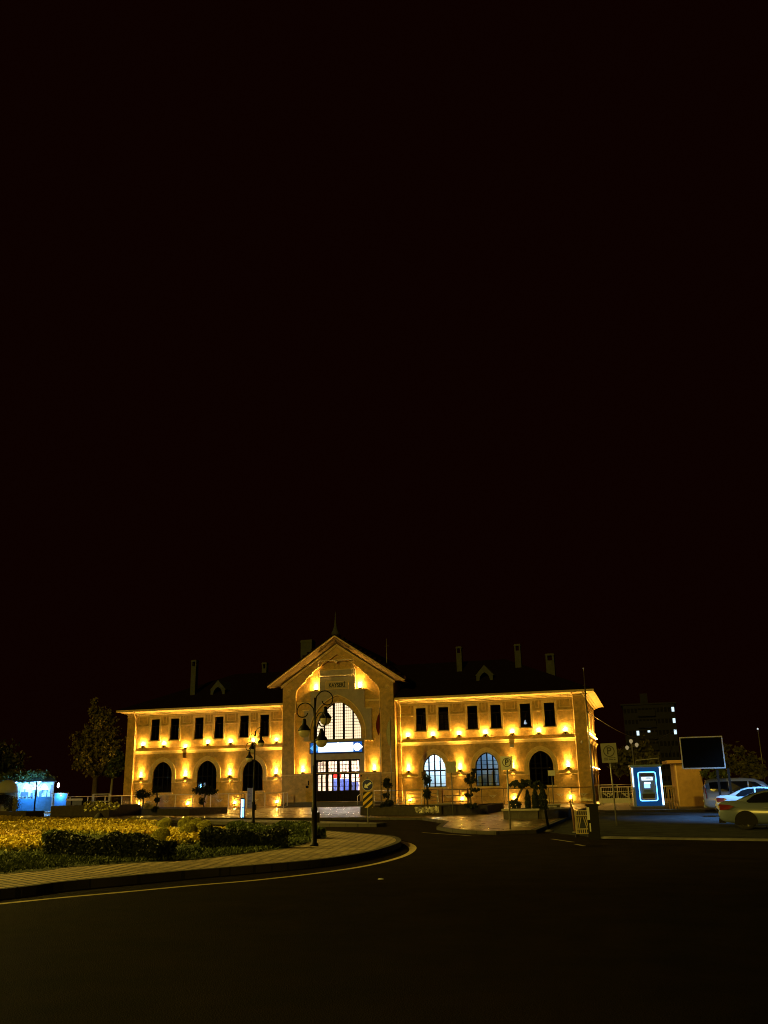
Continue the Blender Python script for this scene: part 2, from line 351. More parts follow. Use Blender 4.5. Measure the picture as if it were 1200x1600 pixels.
# rooms behind the two lit arched windows: floor, walls, ceiling lamp, blinds
def room(c, hw, z0, z1, depth, wallc, lampc, power, parent):
    r = MB(); y0, y1 = .32, .32+depth
    r.add([(c-hw, y1, z0), (c+hw, y1, z0), (c+hw, y1, z1), (c-hw, y1, z1)], [(0, 1, 2, 3)])
    for x in (c-hw, c+hw): r.add([(x, y0, z0), (x, y1, z0), (x, y1, z1), (x, y0, z1)], [(0, 1, 2, 3)])
    for z in (z0, z1): r.add([(c-hw, y0, z), (c+hw, y0, z), (c+hw, y1, z), (c-hw, y1, z)], [(0, 1, 2, 3)])
    o = r.build('lit_room', wallc, parent)
    light('POINT', (c, y0+depth*.55, z1-.35), lampc, power, 'ceiling_lamp_light', size=.25)
    return o
rw = mat('office_wall', (.72, .78, .82), .8, .06, 3)
room(GA[0], 2.2, .9, 5.7, 2.6, rw, (.62, .86, 1.), 820, B)
room(GA[1], 2.2, .9, 5.7, 3.2, rw, (.35, .66, 1.), 40, B)
bl = MB()
for i in range(14): bl.box(GA[0]-1.0, GA[0]+1.0, .62, .74, 3.62+i*.11, 3.65+i*.11)
bl.build('blind', mat('blind_slat', (.25, .42, .55), .6), wA)
fu = MB(); fu.box(GA[1]-.9, GA[1]+.1, 2.4, 3.0, .95, 3.0); fu.box(GA[1]+.3, GA[1]+.62, .9, 1.3, .95, 3.3); fu.box(GA[1]-1.1, GA[1]-.7, .8, 1.0, .95, 2.9)
fu.build('cupboard', mat('cupboard_white', (.5, .5, .42), .6, .15, 3), B)
# a small lit lamp seen in one upper window, in another small glowing shapes painting a reflection in the pane
lb = MB(); lb.lathe([(.05, 0), (.17, .02), (.09, .3), (.03, .42)], 12, Matrix.Translation((19.75, .5, 7.85))); lb.build('lamp_or_glint', emat('desk_lamp_shade', (.8, .93, 1), 2.2), B)
slm = emat('pane_glint_glow', (1, .9, .7), 1.2)
for z_, s_ in ((8.55, 1.), (7.75, .6)): lb = MB(); lb.lathe([(.04*s_, 0), (.08*s_, .03), (.07*s_, .22*s_), (.03*s_, .26*s_)], 10, Matrix.Translation((-19.52, .45, z_))); lb.build('lamp_or_glint', slm, B)
# corner pilasters, right side wall, plain left and rear walls
for sg in (-1, 1):
    p = MB(); x0, x1 = sorted((sg*LI, sg*LO)); p.box(x0, x1, -.13, .3, ZB, 10.45); p.box(x0-.04, x1+.04, -.17, .3, ZB, .9)
    p.box(x0-.03, x1+.03, -.16, .3, 10.05, 10.3); p.box(x0-.02, x1+.02, -.15, .3, 2.86, 2.95)
    p.build('pilaster', M['plaster'], B)
SM = side(LO-.12)
facade(SM, (.3, D), [2.6, 4.9, 8.2, 10.4, 13.6, 15.8], [3.7, 9.3, 14.7])
for g in (3.7, 9.3, 14.7): arched_window(SM, g, 'dark')
for u in (1.2, 6.5, 12.0, 17.2): wall_lamp(SM, u, 6.9, 'up'); wall_lamp(SM, u, 3.5, 'low')
for u in (3.75, 9.3, 14.7): wall_lamp(SM, u, 6.9, 'up')
w = MB(); w.box(-LO+.1, -LO+.35, .3, D, ZB, 10.6); w.box(-LO+.1, LO-.13, D-.3, D, ZB, 10.6); w.build('wall', M['plaster'], B)
f0 = MB(); f0.box(-LO+.4, -2.6, .35, D-.4, 6.0, 6.15); f0.box(2.6, LO-.5, .4, D-.4, 6.0, 6.15); f0.build('upper_floor', M['dark'], B)
# eaves: stepped soffit running round, gutter and hipped roof
prof = [(.0, 10.36), (.12, 10.42), (.12, 10.5), (.34, 10.55), (.34, 10.6), (.92, 10.76), (.98, 10.74), (.98, 10.96), (.90, 10.98)]
def loop(o, z): return [(-LO-o*1.12, -.02-o*.95, z), (LO+o*1.12, -.02-o*.95, z), (LO+o*1.12, D+o, z), (-LO-o*1.12, D+o, z)]
e = MB(); vs = [v for o_, z in prof for v in loop(o_, z)]
e.add(vs, [(i*4+k, i*4+(k+1) % 4, (i+1)*4+(k+1) % 4, (i+1)*4+k) for i in range(len(prof)-1) for k in range(4)])
e.build('eaves', M['trim'], B)
EX, EY0, EY1, EZ = LO+1.1, -.95, D+.98, 10.99; RZ, RY = 15.75, D/2; RX = LO-9
r = MB(); r.add([(-EX, EY0, EZ), (EX, EY0, EZ), (EX, EY1, EZ), (-EX, EY1, EZ), (-RX, RY, RZ), (RX, RY, RZ)], [(0, 1, 5, 4), (1, 2, 5), (2, 3, 4, 5), (3, 0, 4)])
roof = r.build('roof', M['roof'], B)
def roofz(y): return EZ+(min(y, 2*RY-y)-EY0)*(RZ-EZ)/(RY-EY0)
def on_roof(px, py):
    d = ray(px, py); lo, hi = 60., 130.
    for _ in range(60):
        m = (lo+hi)/2; q = CAM+d*(m/math.hypot(d.x, d.y))
        if q.z > EZ+(q.y-EY0)*(RZ-EZ)/(RY-EY0): lo = m
        else: hi = m
    return q
def chimney(px, py, ptop, w, behind=None):
    q = on_roof(px, py) if behind is None else behind
    dist = math.hypot(q.x-CAM.x, q.y-CAM.y); zt = atd(px, ptop, dist).z; x, y = q.x, q.y+w/2
    c = MB(); c.box(x-w/2, x+w/2, y-w/2, y+w/2, q.z-.8, zt-.75)
    t = w*.22
    for sx in (-1, 1):
        for sy in (-1, 1):
            cx, cy = x+sx*(w/2-t/2), y+sy*(w/2-t/2); c.box(cx-t/2, cx+t/2, cy-t/2, cy+t/2, zt-.75, zt-.22)
    c.box(x-w/2-.05, x+w/2+.05, y-w/2-.05, y+w/2+.05, zt-.22, zt-.1); c.box(x-w/2, x+w/2, y-w/2, y+w/2, zt-.1, zt)
    c.build('chimney', M['chim'], roof)
chimney(300.5, 1086, 1031, .62); chimney(412.5, 1051, 1035, .6); chimney(718, 1049, 1010, .6); chimney(810, 1043, 1006, .66); chimney(860, 1044, 1021, .9)
q = Vector((-6.3, 7.5, 15.2)); c = MB(); c.box(-7.15, -5.75, 6.4, 7.6, 13, 19.0); c.box(-7.22, -5.68, 6.33, 7.67, 18.7, 18.85); c.build('chimney', M['chim'], roof)
c = MB(); c.tube([(3.6, 6, 14), (3.6, 6, 18.45)], .05); c.tube([(3.3, 6, 17.6), (3.9, 6, 17.6)], .02); c.build('antenna', M['galv'], roof)
for px, py in ((340.5, 1084.5), (757.5, 1062.5)):
    q = on_roof(px, py); y0 = q.y-.1; z = q.z-.03; d = MB()
    out = [(-.95, -.2), (-.62, -.2), (-.6, .1), (-.5, .45), (-.28, .72), (0, .9), (.28, .72), (.5, .45), (.6, .1), (.62, -.2), (.95, -.2), (.95, .55), (1.1, .52), (0, 1.72), (-1.1, .52), (-.95, .55)]
    d.plate([(q.x+a*.95, z+b*.95) for a, b in out], [], front(y0), 0, .2, True)
    d.add([(q.x-1.1, y0, z+.5), (q.x, y0, z+1.66), (q.x+1.1, y0, z+.5), (q.x-1.1, y0+2.6, z+.52), (q.x, y0+3.6, z+1.66), (q.x+1.1, y0+2.6, z+.52)], [(0, 1, 4, 3), (1, 2, 5, 4)])
    d.build('dormer', M['chim'], roof)
# downpipes
for sg in (-1, 1):
    x = sg*(LI+.06); dp = MB(); dp.tube([(x-sg*.15, -.85, 10.85), (x, -.6, 10.45), (x, -.21, 10.0), (x, -.21, .15)], .055); dp.build('downpipe', M['trim'], B)
    x = sg*(H+.42); dp = MB(); dp.tube([(x, -.85, 10.85), (x, -.6, 10.5), (x, -.1, 10.1), (x, -.1, .15)], .055); dp.build('downpipe', M['trim'], B)
dp = MB(); dp.tube([(LO-.05, -.9, 10.8), (LO+.06, -.3, 10.2), (LO+.06, -.05, 9.8), (LO+.06, -.05, .2)], .05); dp.build('downpipe', M['trim'], B)
# ---- entrance hall
def mirror(h): return h+[(-x, z) for x, z in h[::-1] if abs(x) > 1e-6]
DZ0, DZ1, DW = .62, 4.82, 2.45
hole = mirror([(DW, DZ0), (DW, 3.45), (4.87, 3.45), (4.87, 9.7), (4.75, 9.85), (4.75, 11.7), (4.62, 12.2), (4.25, 12.62), (3.65, 13.15), (3.6, 13.4), (2.87, 13.87), (2.82, 14.12), (2.0, 14.66), (0, 15.95)])
outer = [(-H, ZB), (H, ZB), (H, 12.75), (0, 16.9), (-H, 12.75)]
CM = front(YC)
g = MB().plate(outer, [hole], CM, 0, .34)
g.add([(H, YC, ZB), (H, .35, ZB), (H, .35, 12.75), (H, YC, 12.75)], [(0, 1, 2, 3)]); g.add([(-H, YC, ZB), (-H, .35, ZB), (-H, .35, 12.75), (-H, YC, 12.75)], [(0, 3, 2, 1)])
for sg in (-1, 1): g.box(*sorted((sg*H, sg*(H-.3))), .3, 12, 9, 12.75)
g.build('gable_wall', M['plaster'], B)
ol = MB(); hp = [q for q in hole if q[1] > 3.44 and not (abs(q[0]) <= DW+.01)]
rp = [(DW+.55, YC-.02, 3.45)]+[(x, YC-.02, z) for x, z in mirror([(4.87, 3.45), (4.87, 9.7), (4.75, 9.85), (4.75, 11.7), (4.62, 12.2), (4.25, 12.62), (3.65, 13.15), (3.6, 13.4), (2.87, 13.87), (2.82, 14.12), (2.0, 14.66), (0, 15.95)])]+[(-DW-.55, YC-.02, 3.45)]
ol.tube(rp, .05, 6); ol.build('recess_molding', M['trim'], B)
back = MB()
bo = mirror([(4.9, 3.44), (4.9, 9.7), (4.8, 9.85), (4.8, 11.7), (4.65, 12.25), (4.28, 12.66), (3.68, 13.2), (3.63, 13.45), (2.9, 13.92), (2.85, 14.16), (2.02, 14.7), (0, 16.0)])
bh = mirror([(2.9, 3.5), (2.9, 6.85), (3.5, 6.85), (3.5, 10.0), (2.6, 10.0), (2.2, 11.8)])
back.plate(bo, [bh], CM, .30, .45); back.build('recess_panel', M['plaster'], B)
AB, AS, AT, AH = 6.9, 7.35, 10.95, 2.62
gp = mirror([(DW, 3.42), (2.98, 3.42), (2.98, 6.8), (3.8, 6.8), (3.8, 10.1), (3.05, 10.1), (3.05, 12.1), (2.0, 12.1), (2.0, 14.2)])
# build as outline with the door notch open at the bottom
gpo = [(-DW, 3.42), (-DW, DZ1), (DW, DZ1)]+mirror([(DW, 3.42), (2.98, 3.42), (2.98, 6.8), (3.8, 6.8), (3.8, 10.1), (3.05, 10.1), (3.05, 12.1), (2.0, 12.1), (2.0, 14.2)])[:-1]
st = MB().plate(gpo, [arch(0, AH, AB, AS, AT, .5)], CM, .05, .5)
st.build('stone_surround', M['stone'], B)
sb = MB().plate(arch(0, AH, AB-.02, AS, AT, .52), [arch(0, AH, AB, AS, AT)], CM, .22, .62); sb.build('arch_reveal', M['plaster'], B)
sb = MB()
inn = arch(0, AH, AS, AS, AT, .5, closed=False); out = arch(0, AH, AS, AS, AT, .6, closed=False)
sb.plate([(AH+.5, AB), (AH+.6, AB)]+out+[(-AH-.6, AB), (-AH-.5, AB)]+inn[::-1], [], CM, -.02, .06)
sb.build('arch_molding', M['trim'], B)
for sg in (-1, 1):
    for a, b, z in ((2.98, 3.95, 6.8), (3.2, 3.95, 10.06), (1.95, 3.2, 12.06)): sb = MB(); pbox(sb, CM, *sorted((sg*a, sg*b)), z-.1, z+.02, -.03, .3); sb.build('ledge', M['trim'], B)
    sb = MB(); pbox(sb, CM, *sorted((sg*DW, sg*6.2)), 3.3, 3.4, -.04, .02); sb.build('door_band', M['trim'], B)
for z in (13.52, 14.2): sb = MB(); pbox(sb, CM, -2.0, 2.0, z, z+.09, .0, .06); sb.build('ledge', M['trim'], B)
for sg in (-1, 1):
    md = MB()
    for r0, r1, y in ((.16, .2, -.05), (.0001, .1, -.04)):
        T = Matrix.Translation((sg*5.55, YC+y, 12.2)) @ Matrix.Rotation(PI/2, 4, 'X')
        md.lathe([(r1, -.06), (r1, 0), (max(r0, .001), 0), (max(r0, .001), -.06)], 16, T)
    md.build('medallion', M['trim'], B)
# gable roof, bargeboard, molding, finial
SL = (16.9-12.75)/H
def gz(x, k): return k-SL*abs(x)
gr = MB(); xe = 7.72; yf, yb = YC-1.0, 19.3
for sg in (-1, 1):
    a = [(0, yf, 18.0), (sg*xe, yf, 18.0-SL*xe), (sg*xe, yb, 18.0-SL*xe), (0, yb, 18.0)]
    b = [(x, y, z-.16) for x, y, z in a]
    gr.add(a+b, [(0, 1, 2, 3), (7, 6, 5, 4), (0, 4, 5, 1), (1, 5, 6, 2)])
    n = 15
    for i in range(n):      # tile edges along the verge
        t = (i+.5)/n; x = sg*xe*t; z = 18.0-SL*xe*t; gr.box(min(x, x+sg*.32), max(x, x+sg*.32), yf+.05, yf+.5, z-.1, z+.06)
gr.build('gable_roof', M['roof'], B)
bb = MB(); sf = MB(); zt = 17.83
for sg in (-1, 1):
    p4 = [(0, zt), (sg*xe, zt-SL*xe), (sg*xe, zt-.14-SL*xe), (0, zt-.14)]
    bb.plate(p4, [], front(yf+.02), 0, .1, True)
    a = [(0, yf+.1, zt-.14), (sg*xe, yf+.1, zt-.14-SL*xe), (sg*6.3, YC, 16.98-SL*6.3+.02), (0, YC, 16.98+.02)]
    sf.add(a, [(0, 1, 2, 3)])
    sf.add([(sg*xe, yf+.1, zt-.16-SL*xe), (sg*xe, .4, zt-.16-SL*xe), (sg*6.26, .4, 12.8), (sg*6.26, YC, 12.8)], [(0, 1, 2, 3)])
bb.build('bargeboard', M['trim'], B); sf.build('soffit', mat('soffit_board', (.2, .14, .055), .85, .2, 3), B)
ml = MB()
for sg in (-1, 1):
    for o0, o1, d in ((.02, .16, -.2), (.18, .26, -.12)):
        ml.plate([(0, 17.0-o0), (sg*6.42, 17.0-o0-SL*6.42), (sg*6.42, 17.0-o1-SL*6.42), (0, 17.0-o1)], [], CM, d, .02)
ml.build('gable_molding', M['trim'], B)
MB().lathe([(.5, 17.75), (.42, 18.05), (.46, 18.12), (.3, 18.4), (.17, 18.8), (.1, 19.3), (.06, 19.9), (.015, 20.5)], 10, Matrix.Translation((0, yf+.45, 0))).build('finial', M['chim'], B)
# plaque with the station name, frame of tubes above it
pq = MB(); pbox(pq, CM, -1.3, 1.3, 12.12, 12.98, -.03, .05); plq = pq.build('name_plaque', mat('plaque_stone', (.55, .47, .36), .7, .1, 4), B)
pq = MB()
for a, b, c_, d_ in ((-1.3, 1.3, 12.12, 12.18), (-1.3, 1.3, 12.92, 12.98), (-1.3, -1.24, 12.18, 12.92), (1.24, 1.3, 12.18, 12.92)): pbox(pq, CM, a, b, c_, d_, -.06, -.02)
pq.build('frame', M['trim'], plq)
textmesh('lettering', 'KAYSERİ', .62, M['signk'], plq, Matrix.Translation((0, YC-.05, 12.55)) @ STAND, .012, .78, .02)
tb = MB(); fy = YC-.35
tb.tube([(-2.05, fy, 13.55), (-2.05, fy, 15.2), (2.0, fy, 15.2), (2.0, fy, 13.55), (-2.05, fy, 13.55)], .045)
tb.tube([(-1.75, fy, 13.6), (-1.75, fy, 15.15)], .02); tb.tube([(1.8, fy, 13.6), (1.8, fy, 15.15)], .02)
for x in (-2.05, 2.0): tb.tube([(x, fy, 14.4), (x, YC+.06, 14.4)], .02)
tb.build('banner_frame', M['rail'], B)
MB().lathe([(.02, -.14), (.16, -.08), (.2, 0), (.16, .08), (.03, .12)], 14, Matrix.Translation((0, fy, 15.08))).build('round_lamp', M['globe'], B)
# arched hall window: frosted lit glass behind a fine steel grid
yw = YC+.5
fr = MB().plate(arch(0, AH+.05, AB-.05, AS, AT), [arch(0, AH, AB+.06, AS, AT, -.1)], front(yw), 0, .1)
for x in (-1.62, -.56, .56, 1.62): fr.box(x-.085, x+.085, yw-.02, yw+.1, AB, AS-.05+math.sqrt(max(0, ((AH*AH+(AT-AS)**2)/(2*AH))**2-(abs(x)+(AH*AH+(AT-AS)**2)/(2*AH)-AH)**2)))
hw = fr.build('window', M['wood'], B)
gb = MB(); RRa = (AH*AH+(AT-AS)**2)/(2*AH)
for i in range(-11, 12):
    x = i*.226; q = abs(x)+RRa-AH; top = AS+math.sqrt(max(0, RRa*RRa-q*q)); gb.box(x-.022, x+.022, yw+.03, yw+.06, AB, top-.02)
z = AB+.3
while z < AT:
    w_ = AH if z < AS else math.sqrt(max(0, RRa*RRa-(z-AS)**2))-(RRa-AH); gb.box(-w_+.03, w_-.03, yw+.035, yw+.055, z-.022, z+.022); z += .3
gb.build('glazing_bars', M['wood'], hw)
MB().plate(arch(0, AH+.04, AB-.04, AS, AT), [], front(yw+.08), 0, .01).build('pane', M['hall'], hw)
# lit station sign
sg_ = MB(); sg_.box(-3.03, 2.95, YC-.28, YC+.04, 5.46, 6.65); sign = sg_.build('station_sign', mat('sign_housing', (.02, .04, .12), .45), B)
MB().box(-2.9, 2.82, YC-.292, YC-.282, 5.54, 6.57).build('sign_face', emat('sign_blue_face', (.02, .14, .6), .8), sign)
MB().box(-2.02, 1.86, YC-.302, YC-.294, 5.6, 6.52).build('letter_glow', emat('sign_letter_glow', (.78, .98, 1), 2.2), sign)
textmesh('lettering', 'KAYSERİ GARI', .78, emat('sign_letters', (.93, 1, .97), 3), sign, Matrix.Translation((-.08, YC-.31, 6.06)) @ STAND, .008, .74, .03)
em = MB()
def emblem(mb, x, z, r, y, fl):
    n = 20; p = [(x+r*math.cos(2*PI*k/n)*1.0, z+r*math.sin(2*PI*k/n)) for k in range(n)]
    mb.add([(a, y, b) for a, b in p], [tuple(range(n))])
    mb.add([(x+fl*r*.5, y-.001, z+r*.86), (x+fl*r*1.55, y-.001, z), (x+fl*r*.5, y-.001, z-r*.86)], [(0, 1, 2)])
emblem(em, -2.38, 6.04, .38, YC-.305, -1); em.build('emblem', emat('sign_emblem_blue', (.12, .5, 1), 1.1), sign)
ln = MB()
for k in (-.18, -.06, .06, .18): ln.box(-2.62, -2.16, YC-.312, YC-.3085, 6.03+k-.02, 6.05+k)
ln.build('emblem_lines', mat('emblem_dark_line', (.02, .08, .35), .5), sign)
em = MB(); emblem(em, 2.3, 6.04, .4, YC-.305, 1); em.build('emblem', emat('sign_emblem_white', (.95, 1, 1), 4), sign)
# entrance doors
yd = YC+.34
dm = MB(); dm.box(-DW, DW, yd, yd+.14, 4.66, DZ1); dm.box(-DW, DW, yd, yd+.14, 3.32, 3.6)
xs = [-DW, -1.28, 0, 1.28, DW]
for x in xs: dm.box(x-.15, x+.15, yd-.02, yd+.12, DZ0, DZ1)
door = dm.build('door', M['wood'], B)
pl = MB(); gl = MB(); lo = MB()
for i in range(4):
    a, b = xs[i]+.1, xs[i+1]-.1; w3 = (b-a)/3
    for k in (1, 2): pl.box(a+w3*k-.025, a+w3*k+.025, yd+.02, yd+.08, 3.56, 4.66)
    for z in (3.93, 4.3): pl.box(a, b, yd+.025, yd+.075, z-.025, z+.025)
    m_ = (a+b)/2
    pl.box(m_-.08, m_+.08, yd+.01, yd+.09, 1.7, 3.4)
    for z in (2.12, 2.55, 2.98): pl.box(a, b, yd+.025, yd+.075, z-.025, z+.025)
    lo.box(a, b, yd+.01, yd+.1, DZ0, 1.7)
    for s_ in (a+.08, m_+.06): lo.box(s_, s_+(b-a)/2-.14, yd-.01, yd+.02, DZ0+.15, 1.55)
    gl.add([(a, yd+.05, 1.7), (b, yd+.05, 1.7), (b, yd+.05, 4.66), (a, yd+.05, 4.66)], [(0, 1, 2, 3)])
pl.build('glazing_bars', M['wood'], door); lo.build('door_panel', M['wood'], door); gl.build('pane', M['clear'], door)
hd = MB()
for x in (-.16, .16): hd.tube([(x, yd-.04, 1.7), (x, yd-.09, 1.72), (x, yd-.09, 2.0), (x, yd-.04, 2.02)], .018)
hd.build('door_handle', M['steel'], door)
# hall interior
hallw = mat('hall_wall', (.78, .66, .55), .8, .06, 2)
hi = MB(); y0, y1 = YC+.62, 7.5
hi.add([(-5.5, y1, .6), (5.5, y1, .6), (5.5, y1, 5.6), (-5.5, y1, 5.6)], [(0, 1, 2, 3)])
for x in (-5.5, 5.5): hi.add([(x, y0, .6), (x, y1, .6), (x, y1, 5.6), (x, y0, 5.6)], [(0, 1, 2, 3)])
for z in (.6, 5.6): hi.add([(-5.5, y0, z), (5.5, y0, z), (5.5, y1, z), (-5.5, y1, z)], [(0, 1, 2, 3)])
hi.build('hall_room', hallw, B)
tl = MB()
for x in (-3.3, -1.1, 1.1, 3.3): tl.box(x-.75, x+.75, 1.2, 1.45, 5.28, 5.36); tl.box(x-.75, x+.75, 3.8, 4.05, 5.28, 5.36)
tl.build('tube_lamp', emat('tube_lamp_white', (1, .87, .7), 175), B)
kb = MB(); kb.box(-1.9, -.2, 3.0, 4.2, .6, 2.95); kb.box(.1, 1.0, 2.0, 3.0, .6, 2.6); kb.box(-1.75, -.4, 2.96, 3.0, 1.6, 2.3); kb.build('ticket_kiosk', mat('kiosk_blue', (.07, .13, .55), .5, .15, 3), B)
rd = MB(); rd.box(-1.0, -.2, .4, .5, 3.02, 3.36); rd.box(1.5, 2.4, 1.4, 1.5, 3.05, 3.3); rd.build('led_display', emat('led_red', (1, .03, .02), 3.2), B)
# porch steps
sp = MB()
for k in range(3): sp.box(-5.3-.25*k, 3.3, YC-1.0-.36*k-.36, YC-.0-.002*k if k == 0 else YC-1.0-.36*k+.0, ZB-.02, .6-.17*k)
sp.box(3.302, 5.9, YC-1.36, YC, ZB-.02, .597)
sp.build('entrance_step', mat('step_stone', (.11, .095, .08), .75, .2, 3), B)
th = MB(); th.box(-5.25, 3.25, YC-1.34, YC-1.22, .601, .612); th.build('threshold', M['slab'], B)
# intercom boxes beside the door
ib = MB(); ib.box(-3.5, -3.2, YC-.08, YC, 2.0, 2.25); ib.box(-3.25, -3.15, YC-.08, YC, 2.3, 2.75); ib.box(2.55, 2.7, YC-.1, YC, 3.05, 3.2); ib.build('intercom', M['black'], B)
# wall lamps along the facades
for sg in (-1, 1):
    for u in (7.42, 10.12, 12.89, 15.64, 18.4, 21.1, 23.75):
        z = 6.6 if (sg < 0 and abs(u-18.4) < .1) else 6.98
        wall_lamp(FM, sg*u, z, 'up')
    for u in (7.4, 12.86, 18.25, 23.78): wall_lamp(FM, sg*u, 3.55, 'low')
    wall_lamp(front(YC+.3), sg*3.96, 3.66, 'low')
    wall_lamp(front(YC+.3), sg*2.5, 12.2, 'gable')
# small dark security box under the string course, white camera on the corner pilaster
sc = MB(); sc.box(-18.55, -18.25, -.22, 0, 5.5, 6.0); sc.box(-18.62, -18.18, -.24, -.0, 6.02, 6.06); sc.build('alarm_box', M['brownw'], B)
sc = MB(); sc.box(18.1, 18.5, -.22, 0, 5.55, 5.85); sc.build('alarm_box', M['pale'], B)
sc = MB(); sc.lathe([(.02, -.14), (.1, -.08), (.12, .05), (.05, .18)], 10, Matrix.Translation((25.3, -.25, 5.85))); sc.build('security_camera', M['pale'], B)
hk = MB()
for x in (-23.9, -18.2, -12.8, 7.0, 18.4, 24.0): hk.tube([(x, -.1, 2.9), (x, -.13, 2.55)], .02); hk.lathe([(.02, -.07), (.07, 0), (.02, .07)], 8, Matrix.Translation((x, -.13, 2.45)))
hk.build('hanging_bulb', M['globe'], B)
#PART3
# ------------------------------------------------------------------ ground, roads, pavements
def struct(o): o['kind'] = 'structure'; return o
def ccw(p):
    a = sum(p[i][0]*p[(i+1) % len(p)][1]-p[(i+1) % len(p)][0]*p[i][1] for i in range(len(p))); return p if a > 0 else p[::-1]
def inset(p, d):
    n = len(p); out = []
    for i in range(n):
        a, b, c = Vector(p[i-1]), Vector(p[i]), Vector(p[(i+1) % n])
        n1 = Vector((-(b-a).y, (b-a).x)).normalized(); n2 = Vector((-(c-b).y, (c-b).x)).normalized(); m = (n1+n2)
        m = m.normalized() if m.length > 1e-5 else n1; k = d/max(.45, m.dot(n1)); out.append((b.x+m.x*k, b.y+m.y*k))
    return out
def spline(pts, k=6, closed=True):
    out = []; n = len(pts)
    for i in range(n if closed else n-1):
        g = lambda j: Vector(pts[j % n]) if closed else Vector(pts[max(0, min(n-1, j))])
        p0, p1, p2, p3 = g(i-1), g(i), g(i+1), g(i+2)
        for s in range(k):
            t = s/k; q = .5*((2*p1)+(p2-p0)*t+(2*p0-5*p1+4*p2-p3)*t*t+(3*p1-p0-3*p2+p3)*t**3); out.append((q.x, q.y))
    if not closed: out.append(tuple(pts[-1]))
    return out
flat = lambda u, v, d: (u, v, -d)
def sheet(name, poly, z, m): return struct(MB().plate(poly, [], lambda u, v, d: (u, v, z-d), 0, .004).build(name, m))
def slab(name, poly, z, m, kname, kw=.2, lip=.006):
    poly = ccw(poly); inn = inset(poly, kw)
    struct(MB().plate(inn, [], lambda u, v, d: (u, v, z-d), 0, .06).build(name, m))
    struct(MB().plate(poly, [inset(poly, kw-.004)], lambda u, v, d: (u, v, z+lip-d), 0, z+.05).build(kname, M['kerb'])); return inn
g = MB(); g.add([(-900, -400, 0), (900, -400, 0), (900, 1400, 0), (-900, 1400, 0)], [(0, 1, 2, 3)]); struct(g.build('asphalt_road', M['asphalt']))
xy = lambda px, py, z=.15: tuple(at(px, py, z)[:2])
near = [xy(*p) for p in [(0, 1390), (100, 1378), (200, 1369), (300, 1360), (400, 1352), (500, 1343), (570, 1332.5), (610, 1322), (627, 1313), (612, 1306), (560, 1301.5)]]
isl = [(-26, -58), (-24, -72), (-10, -88), (6, -92), (15, -90), (19.5, -84.5)]+near+[(17.6, -58.0), (13, -56), (8.5, -53), (2.2, -48.7), (-6.5, -42.3), (-16, -41)]
isl = ccw(spline(isl, 5))
slab('island_paving', isl, .15, M['brick'], 'island_kerb', .16)
lw = [xy(*p) for p in [(0, 1366), (100, 1356), (200, 1349), (300, 1344), (380, 1334), (445, 1326), (484, 1316), (497, 1306), (470, 1299)]]
lawn = [(-23, -58), (-21, -70), (-9, -84), (6, -87), (14, -85)]+lw+[(15.2, -59.5), (11.5, -57.5), (7, -54.6), (1, -50.3), (-7, -44.5), (-15, -44)]
lawn = ccw(spline(lawn, 4)); sheet('island_soil', lawn, .158, M['lawn'])
yl = [xy(*p, 0) for p in [(-260, 1446), (-170, 1431), (-80, 1421), (0, 1412.5), (100, 1402.5), (200, 1393.5), (300, 1384), (400, 1375.5), (500, 1364), (570, 1353.5), (618, 1342), (640, 1333), (645, 1325), (637, 1318.5), (622, 1314.5)]]
yl = spline(yl, 5, False); L = MB(); prev = None
for i, p in enumerate(yl):
    a = Vector(yl[max(0, i-1)]); b = Vector(yl[min(len(yl)-1, i+1)]); t = (b-a).normalized(); nn = Vector((-t.y, t.x)); wd = .075 if i < len(yl)-14 else .075+.05*min(1, (i-len(yl)+15)/6)
    L.v += [(p[0]+nn.x*wd, p[1]+nn.y*wd, .004), (p[0]-nn.x*wd, p[1]-nn.y*wd, .004)]
    if i: k = 2*i; L.f.append((k-2, k-1, k+1, k)); L.sm.append(False)
struct(L.build('road_edge_line', M['line']))
med = [(19.2, -52.5), (16.2, -51.6), (12.9, -50.0), (5, -44.6), (-4, -38.2), (-14, -31), (-14.8, -29.2), (-4, -35.4), (5, -41.2), (12.6, -46.0), (16.8, -49.4), (19.4, -51.5)]
slab('median_paving', med, .15, M['walk'], 'median_kerb', .18)
pz = [(-60, -8), xy(0, 1278, .12), xy(120, 1278, .12), xy(250, 1277.5, .12), xy(430, 1278.2, .12), xy(560, 1277.3, .12), xy(660, 1278, .12), xy(694, 1283, .12), xy(682, 1292, .12), xy(706, 1296, .12), xy(736, 1298, .12), xy(775, 1299, .12), xy(838, 1297, .12), xy(868, 1285, .12), xy(899, 1272.5, .12), xy(911, 1264, .12), (27.2, -10), (27.2, 24), (-60, 24)]
slab('plaza_paving', pz, .12, M['plaza'], 'plaza_kerb', .25)
wk = [(27.25, -10), xy(913, 1264, .12), xy(945, 1266.5, .12), xy(1105, 1265, .12), (62, -29), (62, 24), (27.25, 24)]
slab('sidewalk', wk, .12, M['walk'], 'sidewalk_kerb', .25)
a, b = at(943, 1310), at(1205, 1314); dkr = (b-a).normalized(); b2 = a+dkr*30; nk = Vector((-dkr.y, dkr.x, 0))*.16
kb_ = [tuple(p[:2]) for p in (a-nk, b2-nk, b2+nk, a+nk)]
struct(MB().prism(ccw(kb_), 0, .06).build('lot_kerb', mat('pale_kerb', (.15, .15, .15), .7, .3, 3)))
lt = [(27.3, -17.2), xy(869, 1285, 0), xy(842, 1298.5, 0), tuple(a[:2]), tuple(b2[:2]), (66, -40), (62, -29.3), xy(1105, 1265.4, 0), xy(945, 1267, 0), xy(914, 1265, 0)][1:]
sheet('car_park', lt, .004, M['lot'])
